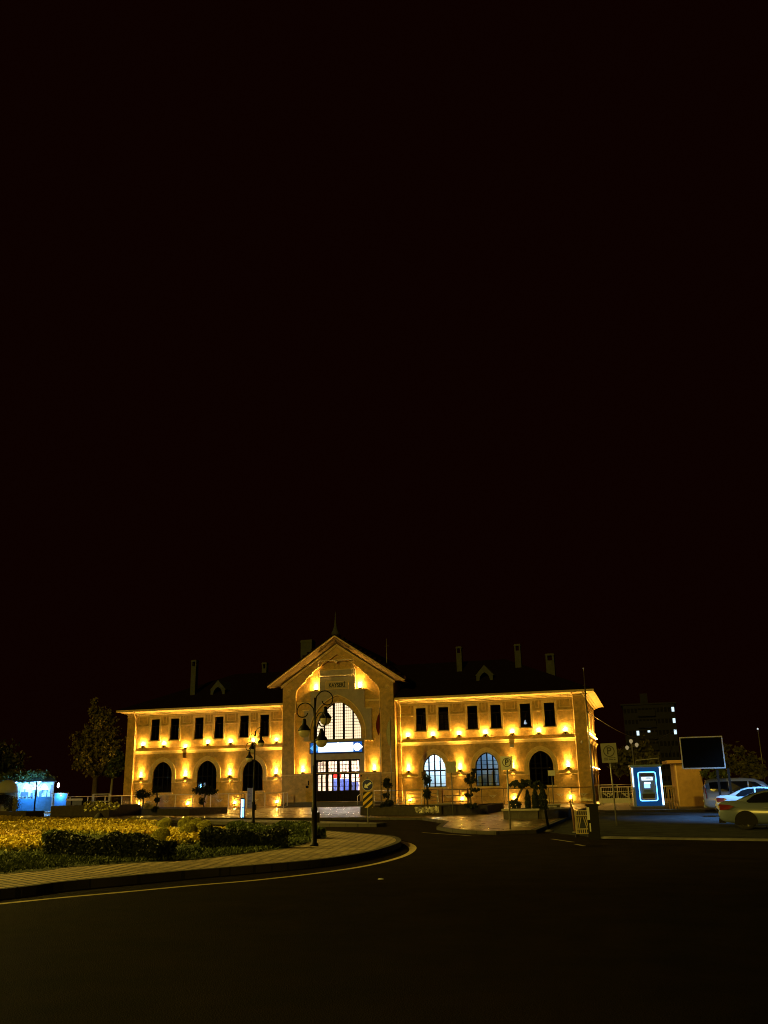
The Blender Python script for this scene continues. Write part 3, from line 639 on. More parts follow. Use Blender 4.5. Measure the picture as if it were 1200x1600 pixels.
# dashed lane paint and puddled patches near the plaza
pm = MB()
for (x0, y0), (x1, y1) in [((862, 1311), (896, 1316)), ((899, 1319), (913, 1322)), ((660, 1301), (735, 1306))]:
    p, q = at(x0, y0, 0), at(x1, y1, 0); t = (q-p).normalized(); nn = Vector((-t.y, t.x, 0))*.06
    pm.add([tuple((v+Vector((0, 0, .004)))) for v in (p-nn, q-nn, q+nn, p+nn)], [(0, 1, 2, 3)])
struct(pm.build('lane_marking', mat('worn_paint', (.3, .27, .2), .7, .4, 4)))

# ------------------------------------------------------------------ island planting
def inpoly(pts, poly):
    x, y = pts[:, 0], pts[:, 1]; c = np.zeros(len(pts), bool); n = len(poly)
    for i in range(n):
        (x1, y1), (x2, y2) = poly[i], poly[(i+1) % n]
        k = ((y1 > y) != (y2 > y)) & (x < (x2-x1)*(y-y1)/((y2-y1) if y2 != y1 else 1e-9)+x1); c ^= k
    return c
def fill(poly, n):
    P = np.array(poly); lo, hi = P.min(0), P.max(0); out = np.zeros((0, 2))
    while len(out) < n:
        q = RNG.uniform(lo, hi, (n*3, 2)); out = np.concatenate([out, q[inpoly(q, poly)]])
    return out[:n]
bands = [([(-150, 1275), (-25, 1279.6), (100, 1284.5), (243, 1289.5), (243, 1293.5), (100, 1290.2), (-25, 1287), (-150, 1283.5)], 4200, 'y', .22),
         ([(-150, 1287), (-25, 1290.5), (60, 1290.5), (150, 1294), (240, 1297), (256, 1311), (130, 1303.5), (-25, 1303), (-150, 1300)], 5200, 'y', .2),
         ([(165, 1294.5), (240, 1297), (256, 1311), (190, 1307)], 700, 'o', .18),
         ([(-150, 1302), (-25, 1304), (60, 1305), (64, 1313), (-25, 1316), (-150, 1315)], 2400, 'o', .16), ([(-150, 1316), (-25, 1316), (64, 1314), (66, 1329), (40, 1331), (-25, 1330), (-150, 1329)], 2100, 'y', .16),
         ([(262, 1301), (318, 1306), (314, 1319), (262, 1321)], 800, 'y', .16), ([(325, 1301), (352, 1301), (352, 1304), (325, 1304)], 120, 'y', .16)]
heads = {'y': [], 'o': []}; stems = []
for poly, n, c, hh in bands:
    P = fill([xy(x, y, .16) for x, y in poly], n); row = np.sin(P @ np.array([2.2, 2.9]))
    keep = RNG.random(n) < (.55+.45*(row > -.2)); P = P[keep]; z = .16+hh*RNG.uniform(.75, 1.15, len(P))
    for k in range(4): heads[c].append(np.column_stack([P+RNG.normal(size=P.shape)*.035, z+RNG.normal(size=len(P))*.02]))
    for k in range(4): stems.append(np.column_stack([P+RNG.normal(size=P.shape)*.05, .16+(z-.16)*RNG.uniform(.05, .85, len(P))]))
tag(leafmesh('yellow_flowers', np.concatenate(heads['y']), .062, M['petal'], up=.2, asp=.8), 'rows of yellow flowers bedded out on the roundabout lawn', 'flowers', kind='stuff')
tag(leafmesh('orange_flowers', np.concatenate(heads['o']), .06, M['petalo'], up=.2, asp=.8), 'patches of orange flowers among the yellow rows', 'flowers', kind='stuff')
tag(leafmesh('flower_foliage', np.concatenate(stems), .075, M['leafy'], up=-.3), 'green stems and leaves under the roundabout flowers', 'foliage', kind='stuff')
gp_ = fill(lawn, 130000); gp_ = gp_[(gp_[:, 0] > -4) & (gp_[:, 1] > -88)]
nearp = fill([xy(x, y, .16) for x, y in [(-160, 1337), (-15, 1338), (60, 1334), (200, 1340), (330, 1322), (440, 1318), (490, 1305), (478, 1318), (380, 1334), (300, 1343), (200, 1348), (100, 1355), (-15, 1366), (-160, 1384)]], 34000)
gp_ = np.concatenate([gp_, nearp]); cl = np.sin(gp_[:, 0]*3.1+np.sin(gp_[:, 1]*2.3)*2)*np.sin(gp_[:, 1]*2.7)
gp_ = gp_[RNG.random(len(gp_)) < .55+.45*cl]
tag(leafmesh('lawn_grass', np.column_stack([gp_, .165+RNG.random(len(gp_))*.06]), .05, M['grass'], up=-.5, asp=.25), 'short grass on the roundabout', 'grass', kind='stuff')

def hedge(pa, pb, depth, hgt, label, n=9000, m='leaf', lump=.07):
    n = int(n*2.2)
    a, b = at(*pa, .16), at(*pb, .16); t = (b-a); Ln = t.length; rz = math.atan2(t.y, t.x)
    o = thing('hedge', label, 'hedge', a, rz, 'clipped hedges on the roundabout')
    u = RNG.uniform(0, Ln, n); v = RNG.uniform(0, depth, n); w = RNG.random(n)
    top = hgt*(.86+.14*np.sin(u*2.6+1)+lump*np.sin(u*6.1+v*3)); 
    f = RNG.integers(0, 5, n); w = np.where(f < 2, 1-.08*RNG.random(n), w); v = np.where(f == 2, .04*RNG.random(n), v); v = np.where(f == 3, depth-.04*RNG.random(n), v)
    e_ = np.minimum(np.minimum(u, Ln-u)/.35, np.minimum(v, depth-v)/.3).clip(0, 1); w = w*(.72+.28*np.sqrt(e_))
    P = np.column_stack([u, v, top*w])+RNG.normal(size=(n, 3))*.017; P[:, 2] = P[:, 2].clip(.01)
    leafmesh('foliage', P, .042, M[m], o)
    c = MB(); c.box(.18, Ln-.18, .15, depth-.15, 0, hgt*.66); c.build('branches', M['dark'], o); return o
hedge((68, 1339), (243, 1345.3), .62, .57, 'broad dark hedge nearest the left edge in front of the flowers', 12000)
hedge((312, 1328), (447, 1325), .55, .56, 'low dark hedge right of the round bushes', 8000)
hedge((352, 1309), (489, 1311), .7, .52, 'hedge beside the tall lamp post, lit along its leafy top', 8000, 'leaf2')
hedge((64, 1327), (103, 1327), .5, .5, 'small leafy bush block behind the broad dark hedge', 3000, 'leaf2')
BL = ['small round bush furthest left at the end of the yellow rows', 'round bush behind the dark one next to the flowers', 'dark round bush just right of the broad hedge', 'back left bush of the tight cluster of four', 'front left bush of the tight cluster of four', 'right bush of the tight cluster of four', 'middle back bush of the tight cluster of four', 'flat wide bush in the rear row of yellow flowers']
def ball(name, label, cat, c, r, m, n, group, squash=.9, size=.055):
    o = thing(name, label, cat, c, 0, group); P = ellips(n, (0, 0, r*squash*.92), (r, r, r*squash), .9); P = P*(1+.07*np.sin(P[:, :1]*11/r*.3)*np.cos(P[:, 1:2]*9/r*.3)); P[:, 2] = P[:, 2].clip(.01)
    leafmesh('foliage', P, size, M[m], o)
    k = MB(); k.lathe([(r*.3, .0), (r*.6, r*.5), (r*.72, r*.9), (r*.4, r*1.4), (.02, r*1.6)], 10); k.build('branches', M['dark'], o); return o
for (px, py, rr), lb_ in zip([(206, 1290, 7.5), (257, 1299, 11.5), (252, 1317, 13), (289, 1297, 11.5), (293.5, 1311, 14), (318, 1306, 13.5), (306, 1298, 11), (154, 1287.5, 11)], BL):
    p = at(px, py, .16); r_ = rr*(p-CAM).length/1478
    ball('round_bush', lb_, 'bush', p, r_*.93, 'leafy', 9000, 'round clipped bushes on the roundabout', .9 if rr != 11 or px > 200 else .5, .034)
rs = thing('road_stud', 'small pale road stud glinting on the dark road', 'road stud', at(595, 1374, .0)); k = MB(); k.lathe([(.06, .0), (.055, .012), (.03, .02), (.005, .022)], 10); k.build('dome', M['white'], rs)
pp = at(229, 1345.5, .16); w_ = MB(); w_.add([(0, 0, 0), (.16, .02, .03), (.2, .12, .01), (.05, .13, .05)], [(0, 1, 2, 3)]); w_.add([(0, 0, 0), (.16, .02, .03), (.1, -.05, .06)], [(0, 1, 2)])
wp = w_.build('paper_scrap', M['white']); wp.location = pp; tag(wp, 'white scrap of paper lying before the broad hedge', 'litter')

# ------------------------------------------------------------------ street lamps
def street_lamp(loc, rz, label, arms, top, scale=1.):
    o = thing('street_lamp', label, 'street lamp', loc, rz, 'scrolled street lamps')
    p = MB(); p.lathe([(.12, 0), (.12, .05), (.08, .09), (.075, .9), (.09, .93), (.09, 1.0), (.058, 1.06), (.052, 2.1), (.064, 2.14), (.042, 2.2), (.036, top-.9), (.044, top-.86), (.03, top-.8), (.028, top)], 14)
    p.build('pole', M['black'], o)
    bx = MB(); bx.box(.07, .15, -.06, .06, .62, .9); bx.build('fuse_box', M['black'], o)
    for ang, z in arms:
        r = .235; cx = .29; pts = [(0, 0, z-.55), (.01, 0, z-.3)]
        for k in range(0, 19):
            t = PI-k*(PI*1.5+.9)/18; rr = r*(1 if k < 13 else 1-.1*(k-12)); pts.append((cx+rr*math.cos(t)-(0 if k > 1 else .02), 0, z+rr*math.sin(t)))
        a = MB(); T = Matrix.Rotation(ang, 4, 'Z'); a.tube(pts, .017, 7, T); a.build('arm', M['black'], o)
        lz = z-r; T2 = T @ Matrix.Translation((cx+.02, 0, lz))
        h = MB(); h.lathe([(.015, .02), (.05, 0), (.06, -.06), (.07, -.16), (.1, -.18), (.185, -.30), (.185, -.325), (.15, -.325)], 16, T2); ln_ = h.build('lantern', M['black'], o)
        gl_ = MB(); gl_.lathe([(.165, -.32), (.168, -.37), (.14, -.45), (.085, -.5), (.02, -.52)], 16, T2); gl_.build('globe', M['globe'], ln_)
        bl_ = MB(); bl_.lathe([(.03, -.33), (.05, -.37), (.03, -.43), (.005, -.44)], 8, T2)
    return o
l1 = at(491, 1322, .15); fac = math.atan2(AR.y, AR.x)
street_lamp(l1, fac, 'tall black street lamp with three scrolled lanterns on the roundabout paving', [(0.1, 4.06), (PI-.1, 3.72), (-PI/2+.75, 3.42)], 4.1)
l2 = at(395.5, 1286, .15)
street_lamp(l2, fac, 'black scrolled street lamp further off, on the median before the left wing', [(.15, 4.5), (PI-.35, 3.75), (PI/2+.6, 4.2)], 4.55)

# sodium mast beyond the left edge of the view that lights the roundabout, and a cool white one over the car park
def mast(loc, h, rz, label, m, col, pw, aim, cone):
    o = thing('mast_lamp', label, 'street lamp', loc, rz)
    p = MB(); p.tube([(0, 0, 0), (0, 0, h*.6), (0, 0, h)], [.13, .1, .07], 10); p.tube([(0, 0, h), (.5, 0, h+.35), (1.4, 0, h+.45)], .045, 8); p.build('pole', M['galv'], o)
    k = MB(); k.box(1.2, 2.0, -.16, .16, h+.36, h+.52); hd_ = k.build('lamp_head', M['galv'], o)
    k = MB(); k.box(1.25, 1.95, -.13, .13, h+.335, h+.357); k.build('lens', m, hd_)
    q = Vector(loc)+Vector((math.cos(rz)*1.6, math.sin(rz)*1.6, h+.2))
    if cone: light('SPOT', q, col, pw, 'mast_light', Vector(aim)-q, .18, cone, .45)
    else: light('POINT', q-Vector((0, 0, .1)), col, pw, 'mast_light', size=.18)
SOD = (1, .70, .09)
mast((-20, -60, 0), 13.6, R(-10), 'tall sodium mast lamp at the far left end of the roundabout', M['sodl'], SOD, 42000, (4, -58.5, 0), 58)
mast((7, -73.5, 0), 9.0, R(0), 'nearer sodium mast lamp added out of view to light the near paving', M['sodl'], SOD, 6500, (18, -71, 0), 150)  # unseen second lamp, added to brighten the near island paving
mast((41.2, -47.5, 0), 6.8, R(180), 'cool white mast lamp standing between the parked cars', M['skylamp'], (.13, .46, 1), 9500, (39.8, -46.0, 0), 117)
# ------------------------------------------------------------------ signs and posts
def to_cam(p): return math.atan2(CAM.y-p.y, CAM.x-p.x)+PI/2
def dirsign():
    p = at(575, 1286, .15); o = thing('direction_sign', 'round blue keep left arrow sign over a black and yellow striped board', 'road sign', p, to_cam(p))
    k = MB(); k.tube([(0, .05, 0), (0, .05, 2.1)], .035); k.build('post', M['galv'], o)
    k = MB(); k.box(-.235, .235, 0, .02, .68, 1.42); bd = k.build('striped_board', M['signk'], o)
    s = MB(); z0, z1, x0, x1 = .69, 1.41, -.225, .225
    def clip(poly):
        for ax, lim, sg in ((0, x0, 1), (0, x1, -1), (1, z0, 1), (1, z1, -1)):
            out = []
            for i in range(len(poly)):
                a, b = poly[i], poly[(i+1) % len(poly)]; da, db = (a[ax]-lim)*sg, (b[ax]-lim)*sg
                if da >= 0: out.append(a)
                if (da >= 0) != (db >= 0): t = da/(da-db); out.append((a[0]+(b[0]-a[0])*t, a[1]+(b[1]-a[1])*t))
            poly = out
            if not poly: return []
        return poly
    for k_ in range(-4, 6):
        c = .98+k_*.295; q = clip([(-.6, c-.6*.85), (.6, c+.6*.85), (.6, c+.6*.85+.14), (-.6, c-.6*.85+.14)])
        if len(q) > 2: s.add([(x, -.003, z) for x, z in q], [tuple(range(len(q)))])
    s.build('stripe', M['signy'], bd)
    n = 32; k = MB(); cz = 1.72; k.plate([(.265*math.cos(2*PI*i/n), cz+.265*math.sin(2*PI*i/n)) for i in range(n)], [], front(-.012), 0, .02, True); dk = k.build('arrow_disc', M['signw'], o)
    k = MB(); k.plate([(.245*math.cos(2*PI*i/n), cz+.245*math.sin(2*PI*i/n)) for i in range(n)], [], front(-.016), 0, .003); k.build('disc_face', M['signb'], dk)
    A_ = [(-.2, 0), (-.06, .13), (-.045, .045), (.2, .045), (.2, -.045), (-.045, -.045), (-.06, -.13)]; c_, s_ = math.cos(R(33)), math.sin(R(33))
    k = MB(); k.add([(x*c_-z*s_, -.02, cz+x*s_+z*c_) for x, z in A_], [(0, 1, 2, 3, 4, 5, 6)]); k.build('arrow', M['white'], dk)
dirsign()
def psign(px, py, label, hgt, w, h_, text=True, rz=None, lines=0, mcol='signw', lean=0.):
    p = at(px, py, .12); o = thing('parking_sign', label, 'road sign', p, to_cam(p) if rz is None else rz)
    o.rotation_euler.y = lean
    k = MB(); k.tube([(0, .04, 0), (0, .04, hgt)], .03); k.build('post', M['galv'], o)
    k = MB(); k.box(-w/2, w/2, 0, .02, hgt-h_, hgt); b = k.build('panel', M[mcol], o)
    if text:
        n = 28; cz = hgt-w*.5; r_ = w*.36; k = MB()
        k.plate([(r_*math.cos(2*PI*i/n), cz+r_*math.sin(2*PI*i/n)) for i in range(n)], [[(r_*.84*math.cos(2*PI*i/n), cz+r_*.84*math.sin(2*PI*i/n)) for i in range(n)]], front(-.004), 0, .003); k.build('ring', M['signk'], b)
        textmesh('lettering', 'P', w*.62, M['signk'], b, Matrix.Translation((0, -.005, cz)) @ STAND, .002, 1, .008)
        for i in range(lines):
            k = MB(); z = hgt-w*.93-i*.11*w
            for x0, x1 in ((-.36, -.1), (-.06, .2), (.24, .36)): k.box(x0*w, x1*w, -.004, -.001, z-.025*w, z+.025*w)
            k.build('caption', M['signk'], b)
    return o
psign(797.5, 1296, 'square white parking sign with a black P, standing on the plaza corner', 2.66, .46, .5)
p = at(964, 1291, 0); psign(964, 1290, 'large grey parking sign with two lines of text left of the cash machine', 3.15, .62, .76, lines=2, lean=-.02, mcol='signg')
psign(708, 1274, 'bare grey back of a square sign on the long planter', 3.1, .58, .66, False, mcol='galv')
psign(866, 1268, 'small blank white sign plate in front of the dark arched window', 2.55, .46, .34, False)
psign(664, 1268, 'little dark square sign by the blue lit arched window', 2.75, .34, .36, False, mcol='brownw')
o = thing('leaning_bollard', 'thin dark bollard leaning at the corner of the plaza kerb', 'bollard', at(858, 1300, 0)); o.rotation_euler = (0, R(-7), 0)
k = MB(); k.lathe([(.05, .0), (.05, .72), (.06, .74), (.05, .8), (.01, .82)], 10); k.build('post', M['black'], o)
k = MB(); k.lathe([(.17, 0), (.17, .05), (.06, .09)], 12); k.build('base', M['planter'], o)
def pole(px, py, ptop, label, r=.05, name='flagpole', z=.12):
    p = at(px, py, z); dist = math.hypot(p.x-CAM.x, p.y-CAM.y); h_ = atd(px, ptop, dist).z-z
    o = thing(name, label, name.replace('_', ' '), p); k = MB(); k.tube([(0, 0, 0), (0, 0, h_*.5), (0, 0, h_)], [r, r*.85, r*.55], 8); k.build('pole', M['steel'], o)
    k = MB(); k.lathe([(.01, 0), (.07, .05), (.07, .1), (.01, .15)], 10, Matrix.Translation((0, 0, h_))); k.build('knob', M['steel'], o)
    k = MB(); k.box(-.12, .12, -.12, .12, 0, .03); k.build('base_plate', M['galv'], o); return o, h_
def flag(o, z1, z0, m, label, w=.35):
    f = MB(); n = 9
    for i in range(n+1):
        z = z1+(z0-z1)*i/n
        for j in range(7):
            t = j/6; f.v.append((-.03-t*w*(.5+.5*math.sin(PI*i/n+.25)), .06*math.sin(j*2.4+i*.5)*(.4+t), z-t*.35))
    f.f = [(i*7+j, i*7+j+1, (i+1)*7+j+1, (i+1)*7+j) for i in range(n) for j in range(6)]; f.sm = [True]*len(f.f)
    q = f.build('flag', m); q.location = o.location; tag(q, label, 'flag', 'flags hanging by the entrance')
o1, h1 = pole(596, 1263, 1108, 'slim flagpole carrying the red flag right of the entrance'); flag(o1, h1-.3, h1-2.0, M['red'], 'dark red flag hanging limp beside the entrance')
o2, h2 = pole(612.5, 1263, 1122, 'slim flagpole carrying the pale flag at the hall corner'); flag(o2, h2-.1, h2-2.1, M['pale'], 'pale flag hanging limp beside the downpipe')
pole(930, 1268, 1045, 'tall thin metal pole in front of the right corner pilaster', .06, 'tall_pole')
# blue lit tube bollard on the plaza
p = at(378.5, 1279, .12); o = thing('light_bollard', 'short bollard with two glowing blue white tubes on the plaza edge', 'bollard', p, to_cam(p))
k = MB(); k.box(-.13, .13, -.1, .1, 0, .06); k.box(-.13, .13, -.1, .1, 1.14, 1.22); k.box(-.13, -.105, -.1, .1, .06, 1.14); k.box(.105, .13, -.1, .1, .06, 1.14); k.box(-.105, .105, .05, .1, .06, 1.14); k.box(-.105, .105, -.09, .05, .62, .65); k.build('housing', mat('bollard_blue', (.03, .12, .4), .4), o)
k = MB(); k.tube([(-.05, -.03, .08), (-.05, -.03, .61)], .035, 8); k.tube([(-.05, -.03, .66), (-.05, -.03, 1.12)], .035, 8); k.build('tube_lamp', emat('tube_white_blue', (.62, .86, 1), 5), o)
k = MB(); k.tube([(.055, -.03, .08), (.055, -.03, .61)], .03, 8); k.tube([(.055, -.03, .66), (.055, -.03, 1.12)], .03, 8); k.build('tube_lamp', emat('tube_blue', (.2, .6, 1), 3), o)
k = MB(); k.tube([(-.1, 0, 1.22), (-.09, 0, 1.42), (0, 0, 1.52), (.09, 0, 1.42), (.1, 0, 1.22)], .018, 8); k.build('hoop', M['galv'], o)
# barrier panel and ticket box at the lot entrance
p = at(912, 1308, 0); o = thing('traffic_barrier', 'cream slatted barrier panel with a chevron pattern at the car park entry', 'barrier', p, to_cam(p)+R(6))
cream = mat('cream_plastic', (.55, .46, .24), .55, .15, 5)
k = MB(); w2, hh = .24, .86
for x in (-w2, w2-.04): k.box(x, x+.04, -.02, .02, .1, hh)
for z in (.1, .24, .66, .82): k.box(-w2+.04, w2-.04, -.018, .018, z, z+.035)
for i in range(6):
    x = -w2+.06+i*.07; k.box(x, x+.022, -.014, .014, .135, .24); k.box(x, x+.022, -.014, .014, .695, .82)
k.build('frame', cream, o)
k = MB()
for i in range(3):
    for sg in (-1, 1):
        zt_ = .64-.0*i; x1 = .02+i*.07
        k.add([(sg*x1, -.012, zt_), (sg*(x1+.028), -.012, zt_), (sg*min(.2, x1+.1+.028), -.012, .28), (sg*min(.172, x1+.1), -.012, .28)], [(0, 1, 2, 3)])
        k.add([(sg*x1, .012, zt_), (sg*(x1+.028), .012, zt_), (sg*min(.2, x1+.1+.028), .012, .28), (sg*min(.172, x1+.1), .012, .28)], [(3, 2, 1, 0)])
k.build('chevron_slat', cream, o)
k = MB(); k.box(-w2-.02, -w2+.1, -.16, .16, 0, .1); k.box(w2-.1, w2+.02, -.16, .16, 0, .1); k.build('foot', M['black'], o)
p = at(929, 1312, 0); o = thing('ticket_box', 'dark ticket machine with a white side strip beside the barrier panel', 'machine', p, to_cam(p))
k = MB(); k.box(-.17, .19, -.14, .2, 0, 1.02); k.box(-.2, .22, -.17, .23, 1.02, 1.07); k.build('cabinet', M['black'], o)
k = MB(); k.box(-.172, -.09, -.145, -.141, .6, .98); k.box(-.12, -.08, -.145, -.141, .25, .5); k.build('white_strip', M['white'], o)
p = at(897, 1306, 0); o = thing('barrier_arm_post', 'rusty leaning post behind the barrier panel', 'post', atd(899, 1300, 36).xy.to_3d()); k = MB(); k.tube([(0, 0, 0), (-.05, .02, .8), (-.12, 0, 1.12)], [.05, .045, .03], 8); k.build('post', M['brownw'], o)
k = MB(); k.box(-.1, .1, -.1, .1, 0, .03); k.build('base_plate', M['galv'], o)
#PART4
# ------------------------------------------------------------------ railings and walls
def ring_emblem(mb, x, z, s, T):
    n = 14
    for k in range(n):      # winged wheel like ornament: ring plus two stepped wings
        a0, a1 = 2*PI*k/n, 2*PI*(k+1)/n
        mb.add([(x+s*.3*math.cos(a0), 0, z+s*.3*math.sin(a0)), (x+s*.3*math.cos(a1), 0, z+s*.3*math.sin(a1)), (x+s*.2*math.cos(a1), 0, z+s*.2*math.sin(a1)), (x+s*.2*math.cos(a0), 0, z+s*.2*math.sin(a0))], [(0, 1, 2, 3)], False, T)
    for sg in (-1, 1):
        for i in range(3):
            mb.add([(x+sg*s*.32, 0, z+s*(.22-.14*i)), (x+sg*s*(.95-.2*i), 0, z+s*(.34-.16*i)), (x+sg*s*(.85-.2*i), 0, z+s*(.24-.16*i)), (x+sg*s*.32, 0, z+s*(.12-.14*i))], [(0, 1, 2, 3)], False, T)
def railing(p0, p1, label, bay=2.1, h=1.46, z=.12, rails=(), emb=True, bars=False, group='railings along the station forecourt', glass=True, m='rail'):
    a, b = Vector((*p0, z)), Vector((*p1, z)); d = b-a; Ln = d.length
    o = thing('railing', label, 'railing', a, math.atan2(d.y, d.x), group); n = max(1, round(Ln/bay)); w = Ln/n
    k = MB(); k.tube([(0, 0, h), (Ln, 0, h)], .038, 8)
    k.tube([(0, 0, .14), (Ln, 0, .14)], .02, 6)
    for r_ in rails: k.tube([(0, 0, r_), (Ln, 0, r_)], .022, 6)
    k.build('rail', M[m], o)
    for i in range(n+1):
        k = MB(); k.box(i*w-.036, i*w+.036, -.036, .036, 0, h-.03); k.build('post', M[m], o)
    if bars:
        k = MB()
        for i in range(int(Ln/.16)): k.tube([(.08+i*.16, 0, .14), (.08+i*.16, 0, h-.02)], .011, 5)
        k.build('bars', M[m], o)
    if emb:
        for i in range(n):
            k = MB(); ring_emblem(k, (i+.5)*w, .78, .42, Matrix.Translation((0, -.02, 0))); k.build('emblem', M['signw'], o)
    if glass:
        k = MB()
        for i in range(n): k.add([(i*w+.06, .0, .2), (i*w+w-.06, .0, .2), (i*w+w-.06, .0, h-.1), (i*w+.06, .0, h-.1)], [(0, 1, 2, 3)])
        k.build('glass_panel', M['clear'], o)
    return o
railing((-21.2, -4.2), (-4.9, -4.0), 'glass panelled railing with pale winged emblems in front of the left wing')
railing((-4.9, -4.0), (-4.9, -2.95), 'short return of railing at the left end of the entrance steps', emb=False)
lf0 = at(-30, 1274, .12); lf1 = (-21.3, -4.6)
railing((-25.6, -13.6), lf1, 'glass railing by the tree at the far left of the forecourt', emb=False)
railing((lf0.x, lf0.y), (-25.7, -13.9), 'dark posted railing in front of the blue lit kiosk', emb=False, m='black', glass=False)
railing((11.4, -4.2), (26.4, -4.0), 'glass panelled railing with pale winged emblems in front of the right wing', m='rail_silh')
railing((4.6, -3.4), (11.3, -4.1), 'ramp railing of four steel rails right of the entrance', 1.7, 1.5, .12, (.45, .78, 1.12), False, glass=False, m='steel')
railing((27.4, -13.0), (36.5, -16.5), 'railing of thin bars behind the cash machine', 2.3, 1.42, .12, (), False, True, glass=False)
wl = thing('low_wall', 'low white wall with a steel rail and emblem panels beside the right corner of the station', 'wall', (26.7, -3.5, .12), R(-3))
k = MB(); k.box(0, 5.2, -.12, .12, 0, .42); k.build('wall', M['white'], wl)
k = MB(); k.tube([(0, 0, 1.0), (5.2, 0, 1.0)], .04); k.tube([(0, 0, 1.62), (5.2, 0, 1.62)], .03)
for i in range(4): k.box(i*1.7, i*1.7+.09, -.05, .05, .42, 1.62)
k.build('rail', M['pale'], wl)
for i in range(3): k = MB(); ring_emblem(k, .9+i*1.7, .7, .6, Matrix.Translation((0, -.06, 0))); k.build('emblem', M['signw'], wl)
# handrail bracket at the ramp foot
o = thing('ramp_handrail', 'short white handrail at the foot of the ramp', 'handrail', (9.35, -12, .12)); k = MB(); k.tube([(0, 0, 0), (0, 0, .75)], .035); k.tube([(.55, 0, .1), (.55, 0, .85)], .035); k.tube([(-.1, 0, .3), (1.5, .3, .9)], .035); k.tube([(0, 0, .62), (.55, 0, .7)], .03); k.build('rail', M['white'], o)
o = thing('ramp', 'pale sloping ramp slab running up right of the entrance', 'ramp', (9.6, -9.6, .12)); k = MB(); k.add([(0, 0, 0), (4.2, 0, 0), (4.2, 2, 0), (0, 2, 0), (0, 0, .06), (4.2, 0, .36), (4.2, 2, .36), (0, 2, .06)], [(4, 5, 6, 7), (0, 1, 5, 4), (1, 2, 6, 5), (2, 3, 7, 6), (3, 0, 4, 7)]); k.build('slab', M['slab'], o)
# floodlights standing in front of the wall
for u, lb_ in ((-23.78, 'ground floodlight on a spike nearest the left corner of the station'), (-17.7, 'ground floodlight between the first and second arched windows from the left'), (-12.1, 'ground floodlight between the second and third arched windows from the left'), (-7.2, 'ground floodlight left of the entrance hall'),
               (7.5, 'ground floodlight right of the entrance hall by the ramp'), (12.95, 'ground floodlight behind the bench'), (18.25, 'ground floodlight behind the parking sign'), (23.8, 'ground floodlight nearest the right corner of the station')):
    o = thing('floodlight', lb_, 'floodlight', (u, -.3, .12), 0, 'ground floodlights along the facade')
    k = MB(); k.tube([(0, 0, 0), (0, 0, .33)], .03); k.box(-.12, .12, -.08, .08, .0, .03); k.build('spike', M['black'], o)
    k = MB(); k.box(-.15, .15, -.1, .1, .33, .43); hd_ = k.build('housing', M['black'], o)
    k = MB(); k.lathe([(.13, .432), (.11, .5), (.05, .54), (.01, .545)], 12); k.build('lens', M['lens'], hd_)
    light('SPOT', (u, -.26, .62), AMB, 600, 'floodlight_light', Vector((0, .36, 1)), .04, 85, 1); light('POINT', (u, -.14, .72), AMB, 130, 'floodlight_light', size=.04)
# yellow pillar by the steps, notice board by the wall
o = thing('entrance_pillar', 'yellow concrete pillar with a cap at the right of the entrance steps', 'pillar', (3.75, -3.6, .12)); k = MB(); k.box(-.19, .19, -.19, .19, 0, 1.12); k.build('shaft', M['ochre'], o)
k = MB(); k.box(-.24, .24, -.24, .24, 1.12, 1.24); k.build('cap', M['trim'], o)
o = thing('door_handrail', 'grey slanting handrail on the entrance steps', 'handrail', (2.9, -2.9, .26)); k = MB(); k.tube([(0, .9, 1.1), (0, .8, 1.15), (-.0, -.6, .85), (0, -.6, 0)], .035); k.tube([(0, .8, .35), (0, .8, 1.15)], .03); k.build('rail', M['steel'], o)
p = at(406.5, 1268, .12); o = thing('notice_board', 'tall grey notice board with small print leaning on the forecourt railing', 'board', (-8.35, -4.6, .12), R(-6))
k = MB(); k.box(-.28, .28, -.03, .03, .05, 1.98); bd = k.build('panel', mat('board_grey', (.34, .31, .34), .6, .1, 4), o)
k = MB(); k.box(.28, .33, -.05, .05, 0, 2.02); k.box(-.31, -.28, -.05, .05, 0, 2.02); k.build('frame', M['pale'], o)
k = MB()
for i in range(12): k.box(-.22, .08+.12*math.sin(i*5.), -.034, -.031, 1.8-i*.13, 1.83-i*.13)
k.build('print', M['signk'], bd)
# bench in front of the right wing
o = thing('bench', 'dark slatted bench with a round end between the two blue lit windows', 'bench', at(712, 1258, .12)+Vector((0, 0, 0)), R(-8))
k = MB(); k.box(-1.3, 1.3, -.2, .2, .86, .94); k.box(-1.3, 1.3, .16, .2, .3, .36); k.build('seat', M['brownw'], o)
for x in (-1.32, 1.32):
    k = MB(); k.lathe([(.01, -.06), (.42, -.05), (.42, .05), (.01, .06)], 16, Matrix.Translation((x, 0, .95)) @ Matrix.Rotation(PI/2, 4, 'Y') @ Matrix.Diagonal((1.5, .45, 1, 1))); k.box(x-.06, x+.06, -.12, .12, 0, .5); k.build('end_panel', M['brownw'], o)

